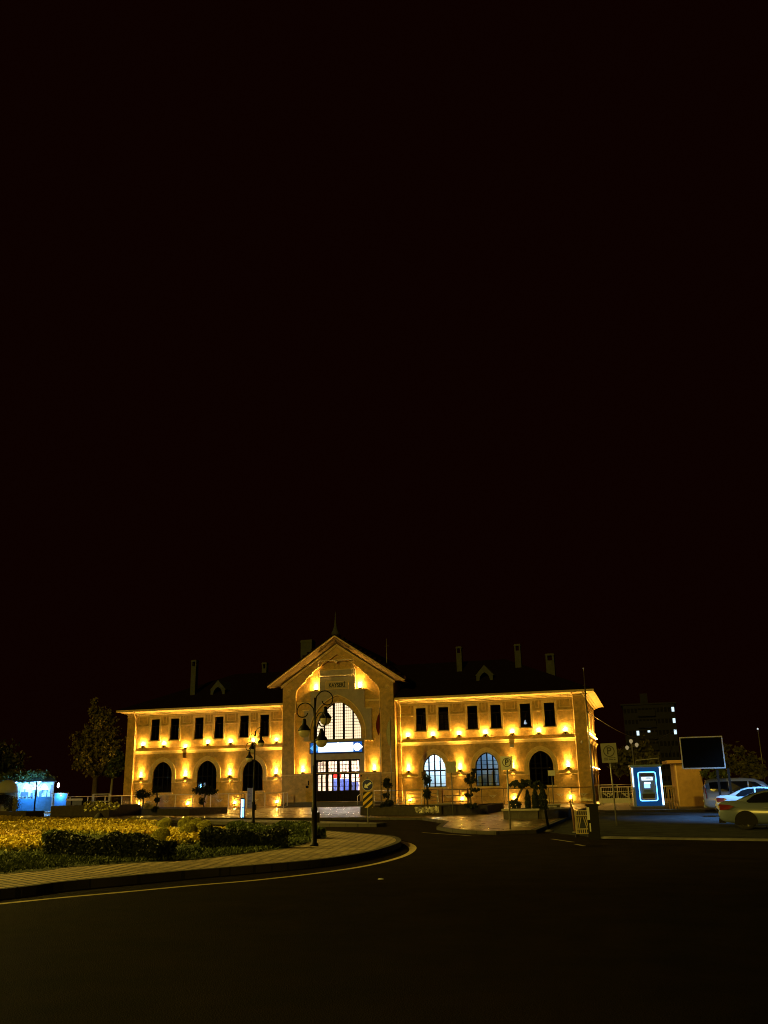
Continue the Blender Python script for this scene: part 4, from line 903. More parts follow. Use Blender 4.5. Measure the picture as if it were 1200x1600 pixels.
# ------------------------------------------------------------------ planters and plants
def planter(name, label, pts, h, loc=None, seatw=.0):
    pts = ccw([tuple(p) for p in pts]); cx = sum(p[0] for p in pts)/len(pts); cy = sum(p[1] for p in pts)/len(pts); q = [(x-cx, y-cy) for x, y in pts]
    o = thing(name, label, 'planter', (cx, cy, .12)); inn = inset(q, .28)
    MB().plate(q, [inn], lambda u, v, d: (u, v, h-d), 0, h).build('wall', M['planter'], o)
    MB().plate(inn, [], lambda u, v, d: (u, v, h-.08-d), 0, .01).build('soil', M['soil'], o); return o
P1 = [xy(563, 1273.5, .12), xy(660, 1274, .12), xy(690, 1273, .12)]
planter('planter', 'long dark planter left of the bare sign post, with the two flagpoles behind it', [P1[0], P1[1], P1[2], (P1[2][0]+.6, P1[2][1]+6), (P1[0][0]+.3, P1[0][1]+6)], .5)
P2 = [xy(693, 1274, .12), xy(762, 1271.5, .12), xy(785, 1267, .12)]
planter('planter', 'dark angular planter in the middle of the plaza carrying the layered shrub', [P2[0], P2[1], P2[2], (P2[2][0]-.5, P2[2][1]+4), (P2[0][0]+.8, P2[0][1]+6)], .5)
P0 = [xy(165, 1272.5, .12), xy(230, 1274, .12), xy(296, 1274, .12)]
planter('planter', 'low dark planter in front of the left wing', [P0[0], P0[2], (P0[2][0]+.2, P0[2][1]+6), (P0[0][0]-1, P0[0][1]+6.5)], .45)
P9 = [xy(78, 1276.5, .12), xy(170, 1275.8, .12)]
planter('planter', 'low dark planter behind the last row of yellow flowers', [P9[0], P9[1], (P9[1][0]+.3, P9[1][1]+4), (P9[0][0]-.6, P9[0][1]+4)], .8)
P8 = [xy(-25, 1277.5, .12), xy(40, 1277.5, .12)]
planter('planter', 'low dark kerbed bed in front of the blue lit kiosk', [P8[0], P8[1], (P8[1][0]+.2, P8[1][1]+2), (P8[0][0]-.3, P8[0][1]+2)], .45)
pc = at(828, 1279, .12); pc = Vector((pc.x+.2, pc.y+2.6, .12)); n = 8; hx = [(pc.x+1.75*math.cos(2*PI*i/n+PI/8), pc.y+3.2*math.sin(2*PI*i/n+PI/8)) for i in range(n)]
o8 = planter('tree_planter', 'eight sided planter ringed by bench slabs at the right of the plaza', hx, .42)
for (px, py, w_) in [(800, 1279.5, 1.0), (826, 1279.5, 1.1), (846, 1277, .95), (858, 1273, .9), (866, 1268, .9)]:
    p = at(px, py, .12); o = thing('bench', {800: 'bench slab at the front left of the eight sided planter', 826: 'bench slab at the front of the eight sided planter', 846: 'bench slab at the front right of the eight sided planter', 858: 'bench slab at the right of the eight sided planter', 866: 'rearmost bench slab right of the eight sided planter'}[px], 'bench', p, R(8), 'bench slabs round the tree planter')
    k = MB(); k.box(-w_/2, w_/2, -.25, .25, .40, .48); k.build('seat', M['slab'], o); k = MB(); k.box(-w_/2+.08, w_/2-.08, -.19, .19, 0, .4); k.build('base', M['planter'], o)
def plant(label, px, py, dist, parts, stem, cat='shrub', name='shrub', group=None, z=None, m='leaf'):
    p = atd(px, py, dist)
    if z is not None: p.z = z
    o = thing(name, label, cat, p, 0, group); k = MB(); k.tube([(x, y, zz) for x, y, zz in stem], [.06]*len(stem), 7); k.build('trunk', M['bark'], o)
    P = np.concatenate([clumps(int(14+nn/26), 40, [c[0], c[1], c[2]], [q*.85 for q in r], min(r)*.2, .45) for c, r, nn in parts]); leafmesh('foliage', P, .05, M[m], o); return o
DP = 58
plant('two tier topiary shrub standing between the flagpoles', 606, 1262, 62, [((0, 0, 1.55), (.32, .3, .38), 500), ((-.08, 0, .8), (.26, .25, .2), 250), ((.1, 0, .35), (.4, .3, .2), 200)], [(0, 0, 0), (.03, 0, .8), (0, 0, 1.5)], z=.5)
plant('ball headed little tree before the blue lit arched window', 668, 1262, 60, [((0, 0, .85), (.28, .28, .28), 400), ((.02, 0, 1.7), (.28, .25, .42), 260)], [(0, 0, 0), (.02, 0, .7), (0, 0, 1.6)], z=.5)
plant('layered wispy shrub in the angular planter', 737, 1268, 57, [((0, 0, .15), (.5, .45, .2), 350), ((-.15, 0, .75), (.3, .3, .13), 180), ((.25, 0, 1.05), (.4, .3, .13), 180), ((0, 0, 1.65), (.38, .3, .3), 260), ((.22, 0, 2.05), (.16, .15, .3), 100)], [(0, 0, 0), (-.05, 0, .6), (.05, 0, 1.1), (.02, 0, 1.8)], z=.5)
plant('umbrella shaped pine spreading over the eight sided planter', 812, 1278, 51, [((.35, 0, 1.3), (1.0, .8, .22), 1300), ((1.2, 0, 1.15), (.7, .6, .14), 500), ((-.2, 0, .3), (.35, .3, .28), 350)], [(0, 0, 0), (-.12, 0, .5), (.1, 0, .9), (.35, 0, 1.3)], 'tree', 'umbrella_pine', z=.5)
for px, hh, rr, lb_ in ((826, 1.0, .13, 'leftmost and thinnest of three dark columnar cypresses'), (838, 1.05, .165, 'middle one of three dark columnar cypresses'), (850, 1.12, .2, 'rightmost and widest of three dark columnar cypresses')):
    p = atd(px, 1272, 50); p.z = .5; o = thing('cypress', lb_, 'tree', p, 0, 'cypresses in the eight sided planter'); k = MB(); k.tube([(0, 0, 0), (0, 0, hh*.8)], .04, 7); k.build('trunk', M['bark'], o)
    n_ = 2600; t_ = RNG.random(n_); a_ = RNG.random(n_)*2*PI; r_ = rr*np.minimum(1, (1-t_)*2.2)**.6*np.minimum(1, .6+t_*3)*(.75+.3*RNG.random(n_))*(1+.12*np.sin(t_*22+a_*2))
    leafmesh('foliage', np.column_stack([r_*np.cos(a_), r_*np.sin(a_), t_*hh]), .05, M['leaf'], o, up=.3, asp=.4)
plant('flat topped dark shrub under the leftmost arched window', 222, 1266, 84, [((0, 0, 1.55), (1.0, .7, .45), 1300)], [(0, 0, 0), (.1, 0, 1.4)], z=.12)
plant('flat topped dark shrub under the second arched window from the left', 320, 1266, 80, [((0, 0, 1.75), (1.35, .8, .42), 1500), ((-.3, 0, .9), (.3, .3, .3), 200)], [(0, 0, 0), (-.2, 0, .9), (.1, 0, 1.6)], z=.12)
plant('dark twisted topiary before the right edge of the leftmost arched window', 243, 1270, 76, [((0, 0, .25), (.4, .35, .3), 350), ((.1, 0, 1.0), (.25, .25, .2), 180), ((-.05, 0, 1.75), (.35, .3, .45), 400)], [(0, 0, 0), (.12, 0, .9), (0, 0, 1.7)], z=.25)
plant('pale flowering bush left of the lamp stump by the left corner', 207, 1266, 83, [((0, 0, .5), (.5, .45, .42), 500)], [(0, 0, 0), (0, 0, .4)], m='petalw', z=.12)
plant('pale flowering bush under the leftmost arched window', 231, 1266, 83, [((0, 0, .5), (.6, .45, .42), 600)], [(0, 0, 0), (0, 0, .4)], m='petalw', z=.12)
plant('slim dark conifer in front of the blue lit kiosk', 21, 1275, 86, [((0, 0, .8), (.22, .2, .8), 500)], [(0, 0, 0), (.05, 0, 1.4)], m='leafy', z=.2)
plant('wide dark shrub in front of the blue lit kiosk', 18, 1262, 89, [((0, 0, .9), (1.0, .7, .8), 900)], [(0, 0, 0), (0, 0, .8)], z=.12)
plant('small dark shrub in the gloom under the flagpoles', 603, 1266, 60.5, [((0, 0, .18), (.5, .35, .22), 300)], [(0, 0, 0), (0, 0, .2)], z=.5)
fp = fill([xy(648, 1272, .5), xy(686, 1272, .5), xy(686, 1270, .5), xy(648, 1270, .5)], 160)
tag(leafmesh('planter_flowers', np.column_stack([fp, .55+RNG.random(160)*.25]), .08, M['petalw']), 'row of pale flowers along the front of the long planter', 'flowers', kind='stuff')
fp = fill([xy(130, 1272, .8), xy(185, 1272, .8), xy(185, 1269.5, .8), xy(130, 1269.5, .8)], 160)
tag(leafmesh('planter_flowers', np.column_stack([fp, .95+RNG.random(160)*.4]), .08, M['leafy']), 'ragged pale plants in the planter behind the flowers', 'flowers', kind='stuff')

# ------------------------------------------------------------------ trees
def tree(label, base, trunk, crown, nleaf, lsize, m='leaf2', tm='bark', name='tree', group=None, seed=0):
    rnd = random.Random(seed); o = thing(name, label, 'tree', base, 0, group)
    k = MB(); n = len(trunk); k.tube([t[:3] for t in trunk], [t[3] for t in trunk], 9)
    top = Vector(trunk[-1][:3])
    for (c, r, _) in crown[:9]:
        e_ = Vector(c); mid = top.lerp(e_, .5)+Vector((0, 0, -.1*r[2])); k.tube([top, mid, e_], [trunk[-1][3]*.7, trunk[-1][3]*.45, .02], 6)
    k.build('trunk', M[tm], o)
    P = np.concatenate([clumps(max(4, int(nleaf*w/45)), 45, c, r, min(r)*.2, .45) for c, r, w in crown]); leafmesh('crown', P, lsize, M[m], o); return o
tree('tall leafy tree rising beside the left corner of the station', (-30.2, .8, .12), [(0, 0, 0, .42), (.1, 0, 1.6, .34), (.05, 0, 3.4, .27)],
     [((0, 0, 5.2), (2.4, 2, 1.6), .2), ((-1.6, 0, 7.4), (1.7, 1.5, 1.6), .16), ((1.5, .2, 7.4), (1.7, 1.4, 1.8), .18), ((.3, 0, 9.6), (1.5, 1.4, 1.6), .17), ((-.4, 0, 11.3), (.9, .9, 1.1), .08), ((2.0, 0, 5.6), (1.2, 1.2, 1.6), .13), ((-2.2, 0, 5.3), (1.0, 1, 1.1), .08)], 6800, .19, 'leaft', seed=3)
tree('slim pale trunked tree just left of the station corner', (-27.9, .6, .12), [(0, 0, 0, .2), (.05, 0, 1.7, .15), (.1, 0, 3.3, .12)], [((.2, 0, 4.4), (1.2, 1, 1.0), .6), ((.7, 0, 5.5), (.8, .8, .9), .4)], 1500, .17, 'leaf2', 'barkp', seed=4)
bt = atd(1003, 1256, 80); bt.z = .12
tree('bushy tree behind the cash machine', bt, [(0, 0, 0, .22), (.05, 0, 1.5, .17), (0, 0, 2.4, .13)], [((-.9, 0, 3.7), (1.2, 1.1, 1.1), .4), ((.6, 0, 4.0), (1.2, 1.0, 1.2), .4), ((-1.6, -.2, 2.9), (.8, .8, .9), .2)], 2200, .17, 'leafb', seed=5)
bt = atd(1163, 1250, 72); bt.z = .12
tree('dim tree behind the parked cars at the right edge', bt, [(0, 0, 0, .2), (0, 0, 2.0, .14)], [((0, 0, 3.2), (1.6, 1.2, 1.0), .6), ((.9, 0, 2.6), (1.0, 1, .8), .4)], 1600, .17, 'leafb', seed=6)
bt = atd(1120, 1250, 70); bt.z = .12
tree('small dark tree between the billboard and the van', bt, [(0, 0, 0, .12), (0, 0, 1.6, .09)], [((0, 0, 2.4), (.7, .6, .6), .6), ((.4, 0, 1.9), (.5, .5, .5), .4)], 700, .15, 'leaf2', seed=8)
bt = atd(-4, 1262, 112); bt.z = .12
tree('dark tree at the left edge above the kiosk', bt, [(0, 0, 0, .3), (0, 0, 3.5, .22)], [((0, 0, 6), (2.2, 2, 1.8), .6), ((1.0, 0, 4.6), (1.4, 1.2, 1.2), .4)], 2200, .2, 'leaf', seed=7)

# ------------------------------------------------------------------ cash machine kiosk
p = at(1015, 1258, .14); dr = (p-CAM); p = CAM+dr*(64/Vector((dr.x, dr.y)).length); p.z = .12
p.z = .12
o = thing('cash_machine', 'cash machine booth outlined in glowing blue light on the sidewalk', 'cash machine', p, to_cam(p)+R(7))
o.scale = (.93, .93, .94)
sil = mat('booth_silver', (.16, .26, .42), .35, .08, 4, metal=.3); bd = mat('booth_blue', (.02, .12, .42), .3)
k = MB(); k.box(-1.2, 1.05, -.15, 1.1, 0, .2); k.build('plinth', M['planter'], o)
k = MB(); k.box(-1.02, 1.02, 0, 1.0, .2, 2.86); k.build('booth', sil, o)
k = MB(); k.box(-1.1, 1.1, -.08, 1.08, 2.86, 2.98); k.build('roof', sil, o)
k = MB(); k.plate(rect(-.86, .86, .24, 2.8), [rect(-.56, .56, .62, 2.44)], front(-.05), 0, .05); k.build('fascia', emat('fascia_strip_halo', (.010, .075, .26), .5), o)  # emission paints the light strips' halo onto the fascia
def rrect(x0, x1, z0, z1, r, n=5):
    out = []
    for cx, cz, a0 in ((x1-r, z0+r, -PI/2), (x1-r, z1-r, 0), (x0+r, z1-r, PI/2), (x0+r, z0+r, PI)):
        out += [(cx+r*math.cos(a0+PI/2*i/n), cz+r*math.sin(a0+PI/2*i/n)) for i in range(n+1)]
    return out
k = MB(); k.plate(rrect(-.62, .62, .56, 2.5, .14), [rrect(-.57, .57, .61, 2.45, .1)], front(-.075), 0, .02); k.build('light_strip', emat('strip_cyan', (.07, .42, 1), 9), o)
k = MB(); k.box(.9, 1.0, -.06, -.01, .3, 2.8); k.build('light_strip', emat('strip_white', (.5, .8, 1), 5), o)
k = MB(); k.box(-1.0, -.93, -.06, -.01, 1.5, 2.78); k.build('light_strip', emat('strip_white_dim', (.6, .85, 1), 3), o)
k = MB(); k.box(-.55, .55, .02, .05, .62, 2.44); k.box(-.42, .42, -.1, .02, .75, 1.05); k.box(-.5, .5, -.04, .02, 2.2, 2.4); k.build('machine', mat('machine_dark', (.02, .025, .05), .4), o)
k = MB(); k.box(-.38, .38, -.045, -.035, 1.93, 2.16); hd_ = k.build('header_panel', emat('header_white', (.75, .9, 1), 1.6), o)
k = MB()
for x0, x1, z0 in ((-.3, -.2, 2.0), (-.17, -.02, 2.0), (.0, .12, 2.0), (.14, .3, 2.0), (-.08, .2, 2.07)): k.box(x0, x1, -.05, -.046, z0, z0+.045)
k.build('caption', M['signk'], hd_)
k = MB(); k.box(-.24, .16, -.04, -.03, 1.42, 1.74); k.build('screen', emat('screen_blue', (.25, .55, 1), 2.2), o)
k = MB(); k.box(-.22, .2, -.06, -.045, 1.7, 1.8); k.build('screen_hood', emat('hood_glow', (.6, .85, 1), 2.5), o)
k = MB(); k.box(-.3, .35, -.14, .0, 1.2, 1.3); k.build('keypad_shelf', mat('shelf_blue', (.1, .2, .4), .4), o)
k = MB(); k.box(-.4, .4, -.12, -.1, .68, .74); k.build('cash_slot', M['steel'], o)
k = MB(); k.tube([(-.6, .4, 2.98), (-.6, .4, 3.3), (1.0, .4, 3.42), (1.0, .4, 2.98)], .05, 6); k.build('roof_bracket', M['galv'], o)
# ochre hut, billboard
p = atd(1080, 1254, 72); rz = to_cam(p)+R(8)
o = thing('hut', 'small plain ochre hut with an overhanging cornice behind the billboard', 'building', (p.x, p.y, .12), rz)
k = MB(); k.box(-.92, .95, 0, 2.2, 0, 3.0); k.build('wall', M['ochre'], o); k = MB(); k.box(-1.45, 1.3, -.5, 2.6, 3.0, 3.22); k.build('roof', M['ochre'], o)
k = MB(); k.box(-.86, -.78, -.04, 0, 0, 3.0); k.build('downpipe', M['trim'], o)
light('SPOT', Vector((p.x, p.y, 0))+Vector((-2.2, -4.5, 4.6)), (1, .55, .1), 230, 'hut_light', Vector((2.0, 4.5, -2.6)), .1, 70, .6)
q = Vector((p.x, p.y, 0))+Vector((-2.3, -4.8, .12)); lp = thing('globe_lamp', 'slim lamp post with pale globes beside the hut', 'street lamp', atd(996, 1254, 79).xy.to_3d())
k = MB(); k.tube([(0, 0, 0), (0, 0, 4.9)], .06); k.tube([(-.35, 0, 4.6), (.35, 0, 4.75)], .03); k.build('pole', M['galv'], lp)
for x, z in ((-.4, 4.62), (.38, 4.82), (-.05, 5.12)):
    k = MB(); k.lathe([(.03, -.2), (.12, -.1), (.15, 0), (.12, .1), (.03, .15)], 12, Matrix.Translation((x, 0, z))); k.build('globe', emat('globe_glow', (1, .75, .35), .3), lp)
p0, p1 = atd(1061, 1152, 53), atd(1128, 1149, 53); zb = atd(1066, 1202, 53).z; zt = p0.z; v = p1-p0; v.z = 0
o = thing('billboard', 'black faced billboard in a thin pale frame', 'billboard', (p0.x, p0.y, 0), math.atan2(v.y, v.x)); W_ = v.length
k = MB(); k.box(.04, W_-.04, -.02, .1, zb+.04, zt-.04); k.build('panel', mat('billboard_face', (.003, .003, .003), 1., spec=0), o)
k = MB(); k.box(0, W_, -.06, .12, zt-.06, zt); k.box(0, .06, -.06, .12, zb, zt-.06); k.box(W_-.06, W_, -.06, .12, zb, zt-.06); k.box(.06, W_-.06, -.06, .12, zb, zb+.06); k.build('frame', mat('billboard_frame', (.3, .31, .31), .5, .2, 5), o)
for x in (1.75, 2.3): k = MB(); k.box(x-.06, x+.06, .02, .12, 0, zb); k.build('post', M['black'], o)
# stool / crate by the hut
p = atd(1053, 1256, 66); o = thing('chair', 'yellow wooden chair beside the ochre hut', 'chair', (p.x, p.y, .12), .4)
k = MB()
for x in (-.22, .22):
    for y in (-.2, .2): k2 = MB(); k2.box(x-.03, x+.03, y-.03, y+.03, 0, .45); k2.build('leg', M['ochre'], o)
k.box(-.26, .26, -.24, .24, .45, .5); k.build('seat', M['ochre'], o); k = MB(); k.box(-.26, -.2, .18, .24, .5, 1.35); k.box(.2, .26, .18, .24, .5, 1.35); k.box(-.2, .2, .19, .23, 1.22, 1.35); k.box(-.03, .03, .19, .23, .5, 1.22); k.build('backrest', M['ochre'], o)

# ------------------------------------------------------------------ cars
def loft(mb, secs):      # secs: list of rings with equal vertex count
    n = len(secs[0]); vs = [v for s in secs for v in s]
    mb.add(vs, [(i*n+k, i*n+(k+1) % n, (i+1)*n+(k+1) % n, (i+1)*n+k) for i in range(len(secs)-1) for k in range(n)]+[tuple(range(n-1, -1, -1)), tuple(range((len(secs)-1)*n, len(secs)*n))], True)
def wheel(o, x, y, r, sg):
    T = Matrix.Translation((x, y, r)) @ Matrix.Rotation(PI/2, 4, 'X')
    k = MB(); k.lathe([(r*.62, -.1), (r*.93, -.11), (r, -.07), (r, .07), (r*.93, .11), (r*.62, .1)], 24, T); w = k.build('wheel', mat('tyre', (.015, .015, .015), .8) if 'tyre' not in M else M['tyre'], o)
    k = MB(); T2 = Matrix.Translation((x, y+sg*.1, r)) @ Matrix.Rotation(-sg*PI/2, 4, 'X'); k.lathe([(r*.66, -.02), (r*.62, .01), (r*.5, -.03), (r*.12, 0), (.01, .01)], 24, T2)
    for i in range(5):
        a = 2*PI*i/5; T3 = T2 @ Matrix.Rotation(a, 4, 'Z'); k.box(.05, r*.6, -.03, .03, -.02, .012, T3)
    k.build('rim', M['rim'], w)
M['tyre'] = mat('tyre', (.015, .015, .015), .8); M['rim'] = mat('rim_alloy', (.1, .1, .105), .35, metal=.8)
M['carglass'] = mat('car_glass', (.008, .009, .011), .06, spec=.6); M['tail'] = mat('tail_lamp', (.16, .02, .015), .15); M['reflector_glint'] = mat('pale_lens_glint', (.75, .6, .45), .12)
def car(label, loc, rz, paint, kind):
    o = thing('parked_van' if kind == 'van' else 'parked_car', label, 'van' if kind == 'van' else 'car', loc, rz, 'vehicles in the car park')
    if kind == 'sedan':   # rear at x=0, front at x=4.6; z profile per station: sill, belt, deck
        Lc, wh, r = 4.6, (.9, 3.66), .33
        st = [(0, .42, .80, .93, .74), (.06, .36, .84, .99, .80), (.25, .28, .87, 1.04, .86), (.7, .22, .88, 1.06, .89), (1.2, .2, .88, 1.0, .9), (2.3, .2, .88, .96, .9), (3.2, .2, .86, .95, .9), (3.9, .22, .82, .9, .87), (4.35, .28, .74, .8, .78), (4.55, .36, .66, .7, .66), (4.6, .42, .6, .64, .55)]
        roof_ = [(.62, 1.05, .66), (1.15, 1.30, .60), (1.6, 1.42, .58), (2.2, 1.46, .58), (2.7, 1.42, .58), (3.05, 1.25, .62), (3.5, .97, .72)]
        wins = [[(.98, 1.05), (1.28, 1.27), (1.62, 1.36), (1.9, 1.375), (1.9, .99), (1.05, .99)], [(1.98, 1.375), (2.4, 1.37), (2.68, 1.33), (3.12, 1.05), (3.12, .98), (1.98, .99)]]
    else:
        Lc, wh, r = 4.9, (1.0, 3.95), .34
        st = [(0, .4, 1.0, 1.12, .84), (.05, .34, 1.02, 1.14, .9), (.3, .28, 1.03, 1.15, .95), (1.2, .24, 1.03, 1.14, .96), (2.6, .24, 1.02, 1.12, .96), (3.6, .24, .98, 1.08, .95), (4.2, .26, .9, 1.0, .93), (4.7, .32, .78, .86, .82), (4.9, .42, .66, .72, .65)]
        roof_ = [(.05, 1.12, .9), (.1, 1.5, .86), (.22, 1.86, .78), (.6, 1.94, .76), (2.2, 1.96, .76), (2.9, 1.9, .76), (3.4, 1.7, .78), (4.15, 1.02, .88)]
        wins = [[(.42, 1.28), (.36, 1.72), (1.45, 1.76), (1.45, 1.2), (.6, 1.2)], [(1.52, 1.76), (2.5, 1.76), (2.5, 1.18), (1.52, 1.2)], [(2.58, 1.75), (2.95, 1.7), (3.75, 1.16), (2.58, 1.16)]]
    secs = []
    for x, zs, zb_, zd, w in st:
        secs.append([(x, -w*.86, zs), (x, -w*.98, zs+.12), (x, -w, (zs+zb_)/2+.05), (x, -w*.97, zb_), (x, -w*.88, zd), (x, w*.88, zd), (x, w*.97, zb_), (x, w, (zs+zb_)/2+.05), (x, w*.98, zs+.12), (x, w*.86, zs)])
    k = MB(); loft(k, secs); body = k.build('body', paint, o)
    base = {x: w for x, *_, w in st}; secs = []
    def half(x): 
        for i in range(len(st)-1):
            if st[i][0] <= x <= st[i+1][0]: t = (x-st[i][0])/(st[i+1][0]-st[i][0]); return st[i][4]*(1-t)+st[i+1][4]*t, st[i][3]*(1-t)+st[i+1][3]*t
        return st[-1][4], st[-1][3]
    for x, zr, w in roof_:
        hb, zd = half(x); zd -= .04; zr = max(zr, zd+.02); hb *= .89
        secs.append([(x, -hb, zd), (x, -(hb*.4+w*.6), zd+(zr-zd)*.6), (x, -w, zr-.06*min(1, (zr-zd)*3)), (x, -w*.7, zr), (x, w*.7, zr), (x, w, zr-.06*min(1, (zr-zd)*3)), (x, (hb*.4+w*.6), zd+(zr-zd)*.6), (x, hb, zd)])
    k = MB(); loft(k, secs); k.build('roof', paint, o)
    def gh(x, z):
        for i in range(len(roof_)-1):
            if roof_[i][0] <= x <= roof_[i+1][0]:
                t = (x-roof_[i][0])/(roof_[i+1][0]-roof_[i][0]); zr = roof_[i][1]*(1-t)+roof_[i+1][1]*t; w = roof_[i][2]*(1-t)+roof_[i+1][2]*t
                hb, zd = half(x); hb *= .89; zd -= .04; m_ = hb*.4+w*.6; zm = zd+.6*(zr-zd); ztp = max(zm+.02, zr-.06*min(1, (zr-zd)*3))
                return hb+(m_-hb)*max(0, (z-zd)/(zm-zd)) if z < zm else m_+(w-m_)*min(1, (z-zm)/(ztp-zm))
        return .7
    for wn in wins:
        for sg in (-1, 1):
            pts = [(x, sg*(gh(x, z)+.022), z) for x, z in wn]; k = MB(); cx = sum(p[0] for p in pts)/len(pts); cz = sum(p[2] for p in pts)/len(pts)
            k.add(pts+[(cx, sg*(gh(cx, cz)+.03), cz)], [(i, (i+1) % len(pts), len(pts)) for i in range(len(pts))]); k.build('side_window', M['carglass'], o)
    k = MB()
    if kind == 'sedan': k.add([(.66, -.6, 1.075), (.66, .6, 1.075), (1.3, .52, 1.385), (1.3, -.52, 1.385)], [(0, 1, 2, 3)]); 
    else: k.add([(.062, -.72, 1.2), (.062, .72, 1.2), (.165, .68, 1.76), (.165, -.68, 1.76)], [(0, 1, 2, 3)])
    k.build('rear_window', M['carglass'], o)
    k = MB()
    if kind == 'sedan': k.add([(3.45, -.62, 1.02), (3.45, .62, 1.02), (2.78, .52, 1.41), (2.78, -.52, 1.41)], [(0, 1, 2, 3)])
    else: k.add([(4.05, -.78, 1.13), (4.05, .78, 1.13), (3.42, .7, 1.72), (3.42, -.7, 1.72)], [(0, 1, 2, 3)])
    k.build('windscreen', M['carglass'], o)
    for sg in (-1, 1):
        k = MB()
        if kind == 'sedan': k.add([(.0, sg*.48, .74), (.01, sg*.5, .93), (.05, sg*.82, .95), (.42, sg*.885, .92), (.55, sg*.9, .86), (.38, sg*.9, .76), (.06, sg*.81, .73)], [(0, 1, 2, 6), (2, 3, 4, 5, 6)])
        else: k.add([(.03, sg*.74, 1.05), (.1, sg*.76, 1.6), (.16, sg*.9, 1.6), (.2, sg*.96, 1.05), (.2, sg*.96, .82), (.04, sg*.82, .82)], [(0, 1, 2, 3), (0, 3, 4, 5)])
        k.v = [(x-.012, y*1.012, z) for x, y, z in k.v]; tl_ = k.build('tail_lamp', M['tail'] if kind != 'van' else M['tail'], o)
        k = MB(); k.box(-.03, .02, sg*.62-.1, sg*.62+.1, .8 if kind == 'sedan' else 1.3, .88 if kind == 'sedan' else 1.5); k.build('reflector_glint', M['reflector_glint'], tl_)  # pale colour stands in for station light reflected in the tail lamp
        for x in wh: wheel(o, x, sg*.78, r, sg)
        for x in wh:
            k = MB(); n = 14; k.add([(x+(r+.06)*math.cos(PI*i/n), sg*(half(x)[0]+.006), r+(r+.05)*math.sin(PI*i/n)) for i in range(n+1)]+[(x-r-.06, sg*(half(x)[0]+.006), .2), (x+r+.06, sg*(half(x)[0]+.006), .2)], [tuple(range(n+3))])
            k.build('wheel_arch', M['black'], o)
        k = MB(); zz = .98 if kind == 'sedan' else 1.12; xx = 3.1 if kind == 'sedan' else 3.6; k.lathe([(.02, -.08), (.09, -.05), (.1, .05), (.03, .08)], 10, Matrix.Translation((xx, sg*(half(xx)[0]+.1), zz+.04))); k.build('mirror', paint, o)
        k = MB()
        for x in ((1.55, 2.6) if kind == 'sedan' else (2.2, 2.9)): k.box(x, x+.17, sg*(half(x)[0]+.005)-.014, sg*(half(x)[0]+.005)+.014, .8, .83)
        k.build('door_handle', paint, o)
    k = MB(); k.box(-.035, .2, -.62, .62, .26 if kind == 'sedan' else .3, .42 if kind == 'sedan' else .46); k.build('rear_bumper', paint if kind == 'van' else M['black'], o)
    k = MB(); k.box(-.03, -.005, -.26, .26, .52, .63) if kind == 'sedan' else k.box(-.06, -.005, -.26, .26, .62, .73); k.build('number_plate', M['signw'], o)
    return o
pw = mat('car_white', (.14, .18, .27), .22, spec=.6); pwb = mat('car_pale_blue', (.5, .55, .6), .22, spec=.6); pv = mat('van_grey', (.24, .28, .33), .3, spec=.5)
rwv = at(1168, 1297, 0); cdir = R(-5)
ca = rwv-Vector((math.cos(cdir)*.9+math.sin(cdir)*.78, math.sin(cdir)*.9-math.cos(cdir)*.78, 0)); ca.z = 0
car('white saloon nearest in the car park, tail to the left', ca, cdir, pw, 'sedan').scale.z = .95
c2 = atd(1118, 1250, 52.5); c2.z = 0; car('pale saloon parked between the van and the nearest car', c2, R(-2), pwb, 'sedan')
c3 = atd(1100, 1250, 60); c3.z = 0; car('grey van parked furthest back in the car park', c3, R(-2), pv, 'van')

# ------------------------------------------------------------------ left kiosk, glass case, stone posts, booth
kp = atd(40, 1268, 97); kp.z = .12; o = thing('kiosk', 'snack kiosk glowing blue white inside at the left edge', 'kiosk', kp, to_cam(kp))
kw = mat('kiosk_wall', (.55, .62, .68), .7, .1, 3); kbp = mat('kiosk_blue_panel', (.1, .36, .7), .4, .2, 3)
k = MB(); k.box(-2.7, 2.4, 0, 3.4, 0, .12); k.build('floor', M['slab'], o)
k = MB(); k.box(-2.7, 2.4, 3.3, 3.4, .12, 3.0); k.box(-2.7, -2.6, 1.2, 3.3, .12, 3.0); k.box(2.3, 2.4, 1.2, 3.3, .12, 3.0); k.build('wall', kw, o)
k = MB(); k.add([(-2.9, -.3, 2.9), (2.6, -.3, 2.9), (2.6, 3.6, 2.9), (-2.9, 3.6, 2.9), (-1.9, 1.2, 3.9), (1.6, 1.2, 3.9), (1.6, 2.2, 3.9), (-1.9, 2.2, 3.9)], [(3, 2, 1, 0), (4, 5, 6, 7), (0, 1, 5, 4), (1, 2, 6, 5), (2, 3, 7, 6), (3, 0, 4, 7)]); k.build('roof', mat('kiosk_roof', (.05, .09, .13), .6, .3, 3), o)
for x in (-2.6, -.9, .75, 2.3): k = MB(); k.box(x-.06, x+.06, -.1, .02, .12, 2.9); k.build('column', M['black'] if x in (.75,) else kw, o)
k = MB(); k.box(-.84, .69, -.06, -.02, .2, 1.35); k.box(.81, 2.24, -.06, -.02, .2, 1.5); k.box(-2.54, -.96, -.06, -.02, .2, 1.1); k.build('counter_panel', kbp, o)
k = MB(); k.box(-.85, 2.25, 0, .5, 1.3, 1.36); k.build('counter', kw, o)
k = MB()
for x, z, s in ((-1.5, 2.3, 1), (-.1, 2.4, .8), (1.5, 2.3, 1.), (.7, 2.35, .8)):
    k.lathe([(.36*s, -.12), (.3*s, .05), (.12*s, .3), (.02, .34)], 14, Matrix.Translation((x, .35, z)))
k.lathe([(.02, -.25), (.12, -.1), (.1, .1), (.03, .25)], 10, Matrix.Translation((2.75, -.2, 2.55)))
